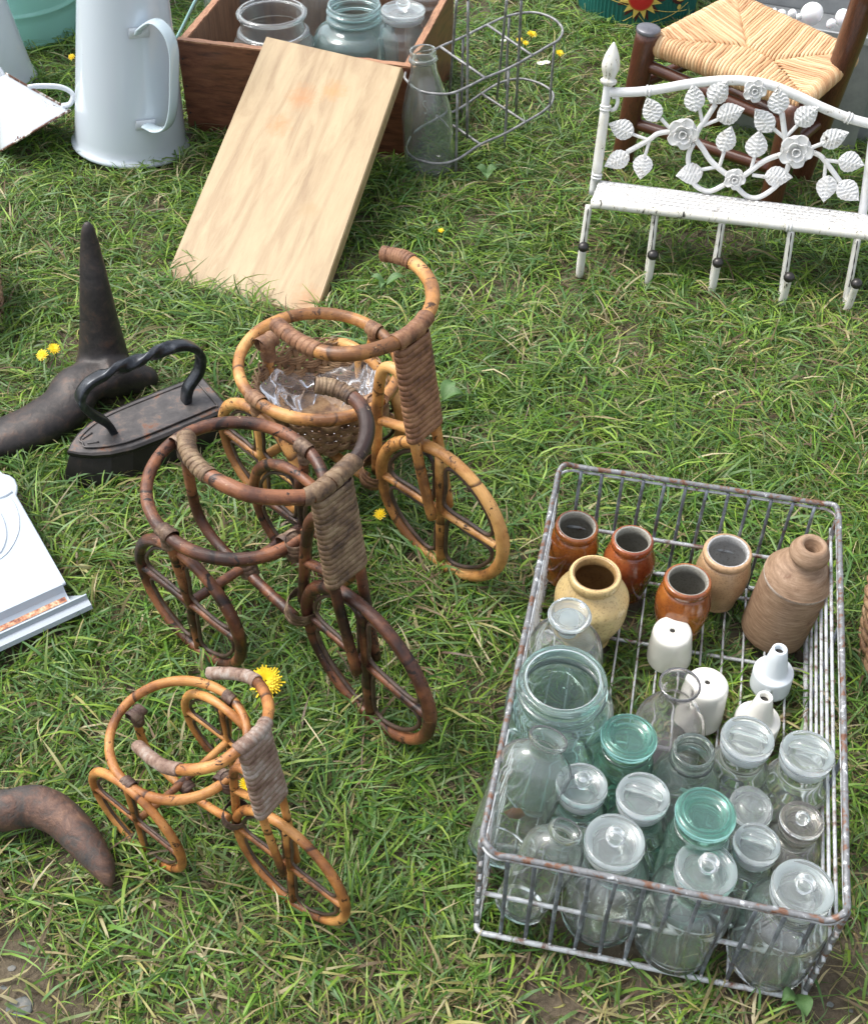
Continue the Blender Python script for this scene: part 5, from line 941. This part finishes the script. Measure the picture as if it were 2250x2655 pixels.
def weed(label, px, py, L, angs, wd=.5):
    c = at(px, py, .006); root = thing('broadleaf_weed', label, 'weed', 'broad leaved weeds in the grass')
    for a, k in angs:
        d = V3(math.cos(math.radians(a)), math.sin(math.radians(a)), 0); s_ = V3(-d[1], d[0], 0); V = []; n = 9; Lk = L*k
        for i in range(n):
            q = i/(n-1); w = Lk*wd*.5*math.sin(math.pi*(.06+.92*q))**.8
            for b in (-1, -.5, 0, .5, 1): V.append(c+d*q*Lk+s_*w*b+up*(.012*math.sin(q*2.6)+.003*abs(b)+.014))
        F = [(i*5+j, (i+1)*5+j, (i+1)*5+j+1, i*5+j+1) for i in range(n-1) for j in range(4)]; link('leaf', (np.array(V), F, np.array([(j/4, i/4) for i in range(n) for j in range(5)], float)), WEED, root)
weed('broad leaved plantain under the front right corner of the wire crate', 2050, 2600, .020, ((-80, 1), (-150, .8)), .75)
weed('small broad leaved weed between the honey tricycle and the board', 1000, 765, .028, ((20, 1), (160, .8), (250, .7))); weed('broad leaved weed behind the binding of the honey tricycle', 1150, 1062, .03, ((70, 1), (10, .8)), .6)
weed('low clover-like weed in the open grass right of the board', 1260, 480, .02, ((30, 1), (150, 1), (270, 1)), .8)
# =============================================================== GRASS
def fnoise(x, y, s, seed=0.): return np.array([mnoise.noise(Vector((a*s+seed, b*s, seed))) for a, b in zip(x, y)])
xs = np.linspace(-1.5, 1.6, 90); ys = np.linspace(-.1, 3., 90); NG = {}
for nm, s_, sd_ in (('lush', 3.2, 3.1), ('straw', 6., 9.2), ('dir', 5., 14.), ('bare', 7.5, 21.)):
    NG[nm] = np.array([[mnoise.noise(Vector((a*s_+sd_, b*s_, sd_)))+.5*mnoise.noise(Vector((a*s_*3+sd_, b*s_*3, sd_))) for a in xs] for b in ys])
def samp(nm, x, y):
    i = np.clip(((y+.1)/3.1*89), 0, 88.99); j = np.clip((x+1.5)/3.1*89, 0, 88.99); i0 = i.astype(int); j0 = j.astype(int); a = i-i0; b = j-j0; M = NG[nm]
    return M[i0, j0]*(1-a)*(1-b)+M[i0+1, j0]*a*(1-b)+M[i0, j0+1]*(1-a)*b+M[i0+1, j0+1]*a*b
def inside(x, y, grow=0.):
    k = np.zeros(len(x), bool)
    for kind, d in MASK:
        if kind == 'c': k |= (x-d[0])**2+(y-d[1])**2 < (d[2]+grow)**2
        else:
            c = np.zeros(len(x), bool); P = d
            for i in range(len(P)):
                (x1, y1), (x2, y2) = P[i], P[i-1]; cond = (y1 > y) != (y2 > y)
                c ^= cond & (x < (x2-x1)*(y-y1)/(y2-y1+1e-12)+x1)
            k |= c
    return k
BAREP = [(at(40, 2600)[0], at(40, 2600)[1], .07), (at(2180, 2600)[0], at(2180, 2600)[1], .085), (at(430, 2370)[0], at(430, 2370)[1], .035), (at(1450, 2640)[0], at(1450, 2640)[1], .05), (at(1620, 890)[0], at(1620, 890)[1], .05), (at(20, 2480)[0], at(20, 2480)[1], .04)]
def blades(N, lmin, lmax, wmin, wmax, el0, el1, droop, green, area, tuft=7, zoff=0., name='grass'):
    nt = N//tuft; (x0, x1), (y0, y1) = area
    # ground seen by the camera widens with distance
    ty = y0+(y1-y0)*rng.random(nt)**.9; hw = .52+ty*.40; tx = (rng.random(nt)*2-1)*hw
    x = np.repeat(tx, tuft)+rng.normal(0, .006, nt*tuft); y = np.repeat(ty, tuft)+rng.normal(0, .006, nt*tuft)
    keep = ~inside(x, y, .001); lush = samp('lush', x, y); bare = samp('bare', x, y)
    keep &= rng.random(len(x)) < np.clip(1.05-.9*np.maximum(bare-.15, 0)*2, .25, 1)
    for bx_, by_, br in BAREP:
        d = np.hypot(x-bx_, y-by_)/br; keep &= rng.random(len(x)) < np.clip(d*1.1-.25, .12, 1)
    cr = INCR(x, y); keep &= ~(cr & (rng.random(len(x)) < .10))
    tb = np.repeat(rng.random(nt), tuft)[keep]; x, y, lush, cr = x[keep], y[keep], lush[keep], cr[keep]; n = len(x)
    L = (lmin+(lmax-lmin)*rng.random(n)**1.6)*(1+.35*np.clip(lush, -1, 1)); L *= np.where(cr, .72, 1)
    near = np.clip((y-.35)/.5, 0, 1); L *= .72+.28*near
    w = (wmin+(wmax-wmin)*rng.random(n)**1.5)*.5
    az = rng.random(n)*2*math.pi+samp('dir', x, y)*1.5; az = np.where(rng.random(n) < .45, az*0+samp('dir', x, y)*7+rng.normal(0, .7, n), az)
    el = np.radians(el0+(el1-el0)*rng.random(n)); dr = np.radians(droop)*(.3+rng.random(n)*1.2)
    K = 5; P = np.zeros((n, K, 3)); P[:, 0] = np.c_[x, y, gh(x, y)+zoff]; side = rng.normal(0, .22, n)
    for k in range(1, K):
        e = el-dr*(k-1)/(K-2); a_ = az+side*k; st = L/(K-1); P[:, k] = P[:, k-1]+np.c_[np.cos(a_)*np.cos(e)*st, np.sin(a_)*np.cos(e)*st, np.sin(e)*st]
    P[:, :, 2] = np.maximum(P[:, :, 2], gh(x, y)[:, None]+.0008+rng.random(n)[:, None]*.006)
    zc = np.where(rng.random(n) < .06, .045, .016+.011*rng.random(n))[:, None]; P[:, :, 2] = zc*np.tanh(P[:, :, 2]/zc)
    tw = rng.normal(0, .7, n); sx = np.stack([-np.sin(az), np.cos(az), 0*az], -1)*np.cos(tw)[:, None]; sx[:, 2] = np.sin(tw)*.7
    wk = np.array([.75, 1, .9, .6])
    V = np.zeros((n, 9, 3))
    for k in range(4): V[:, 2*k] = P[:, k]-sx*(w*wk[k])[:, None]; V[:, 2*k+1] = P[:, k]+sx*(w*wk[k])[:, None]
    V[:, 8] = P[:, 4]
    base = (np.arange(n)*9)[:, None]; quads = np.concatenate([base+np.array([2*k, 2*k+1, 2*k+3, 2*k+2]) for k in range(3)]); tris = base+np.array([6, 7, 8])
    loops = np.concatenate([quads.ravel(), tris.ravel()]).astype(np.int32); nq, ntr = len(quads), len(tris)
    starts = np.concatenate([np.arange(nq)*4, nq*4+np.arange(ntr)*3]).astype(np.int32)
    me = bpy.data.meshes.new(name); me.vertices.add(n*9); me.vertices.foreach_set('co', V.astype(np.float32).ravel()); me.loops.add(len(loops)); me.loops.foreach_set('vertex_index', loops)
    me.polygons.add(nq+ntr); me.polygons.foreach_set('loop_start', starts); me.polygons.foreach_set('use_smooth', np.ones(nq+ntr, bool))
    # species / age colour of each blade (albedo)
    G = np.array([(.095, .205, .024), (.155, .280, .034), (.050, .120, .016), (.075, .170, .042), (.22, .34, .045), (.125, .215, .070)]); D = np.array([(.38, .32, .16), (.28, .23, .11), (.18, .13, .07), (.44, .39, .23), (.32, .30, .10), (.15, .10, .06)])
    gi = np.where(rng.random(n) < .5, (tb*6).astype(int), rng.integers(0, 6, n)).clip(0, 5); di = rng.integers(0, 6, n)
    st_ = samp('straw', x, y); pd = (1-green)+.25*np.clip(st_, -.4, 1)+np.clip((.55-y)/.4, 0, .4)*.6
    dry = rng.random(n) < pd; c = np.where(dry[:, None], D[di], G[gi])*(.75+.5*rng.random((n, 1)))
    mixk = (rng.random((n, 1)) < .2)*.35; c = c*(1-mixk)+mixk*np.array([.22, .24, .08])
    cv = np.ones((n, 9, 4), np.float32); cv[:, :, :3] = c[:, None, :]; pale = np.array([.22, .22, .10]); cv[:, :2, :3] = cv[:, :2, :3]*.6+pale*.4
    tip = (rng.random(n) < .25)&~dry; cv[tip, 8, :3] = (.30, .24, .12)
    at_ = me.color_attributes.new('tint', 'FLOAT_COLOR', 'POINT'); at_.data.foreach_set('color', cv.ravel())
    me.update(); me.validate(); me.materials.append(GRASS); o = bpy.data.objects.new(name, me); C.objects.link(o); return o
t = NT('grass_blade'); at0 = t.new('ShaderNodeAttribute', attribute_name='tint'); t.col(at0.outputs['Color']); t.set(Roughness=.46); t.b.inputs['Specular IOR Level'].default_value = .42
tl = t.new('ShaderNodeBsdfTranslucent'); hsv = t.new('ShaderNodeHueSaturation'); hsv.inputs['Value'].default_value = 1.3; t.l(at0.outputs['Color'], hsv.inputs['Color']); t.l(hsv.outputs[0], tl.inputs[0]); mx = t.new('ShaderNodeMixShader'); mx.inputs[0].default_value = .28
t.l(t.b.outputs[0], mx.inputs[1]); t.l(tl.outputs[0], mx.inputs[2]); t.l(mx.outputs[0], t.o.inputs[0]); GRASS = t.m
def INCR(x, y):
    dx, dy = x-CRC[0], y-CRC[1]; a = dx*CRU[0]+dy*CRU[1]; b = dx*CRV[0]+dy*CRV[1]; return (abs(a) < CRW/2) & (abs(b) < CRL/2)
AR = ((-1, 1), (.30, 2.75))
o = blades(80000, .015, .055, .0010, .0026, 2, 22, 25, .28, AR, 5, .0, 'dry_thatch'); o['kind'] = 'stuff'; o['label'] = 'dry straw coloured thatch lying under the green grass'; o['category'] = 'thatch'
o = blades(235000, .030, .088, .0013, .0036, 10, 68, 75, .88, AR, 9, .001, 'grass'); o['kind'] = 'stuff'; o['label'] = 'rough green lawn grass growing round all the goods'; o['category'] = 'grass'
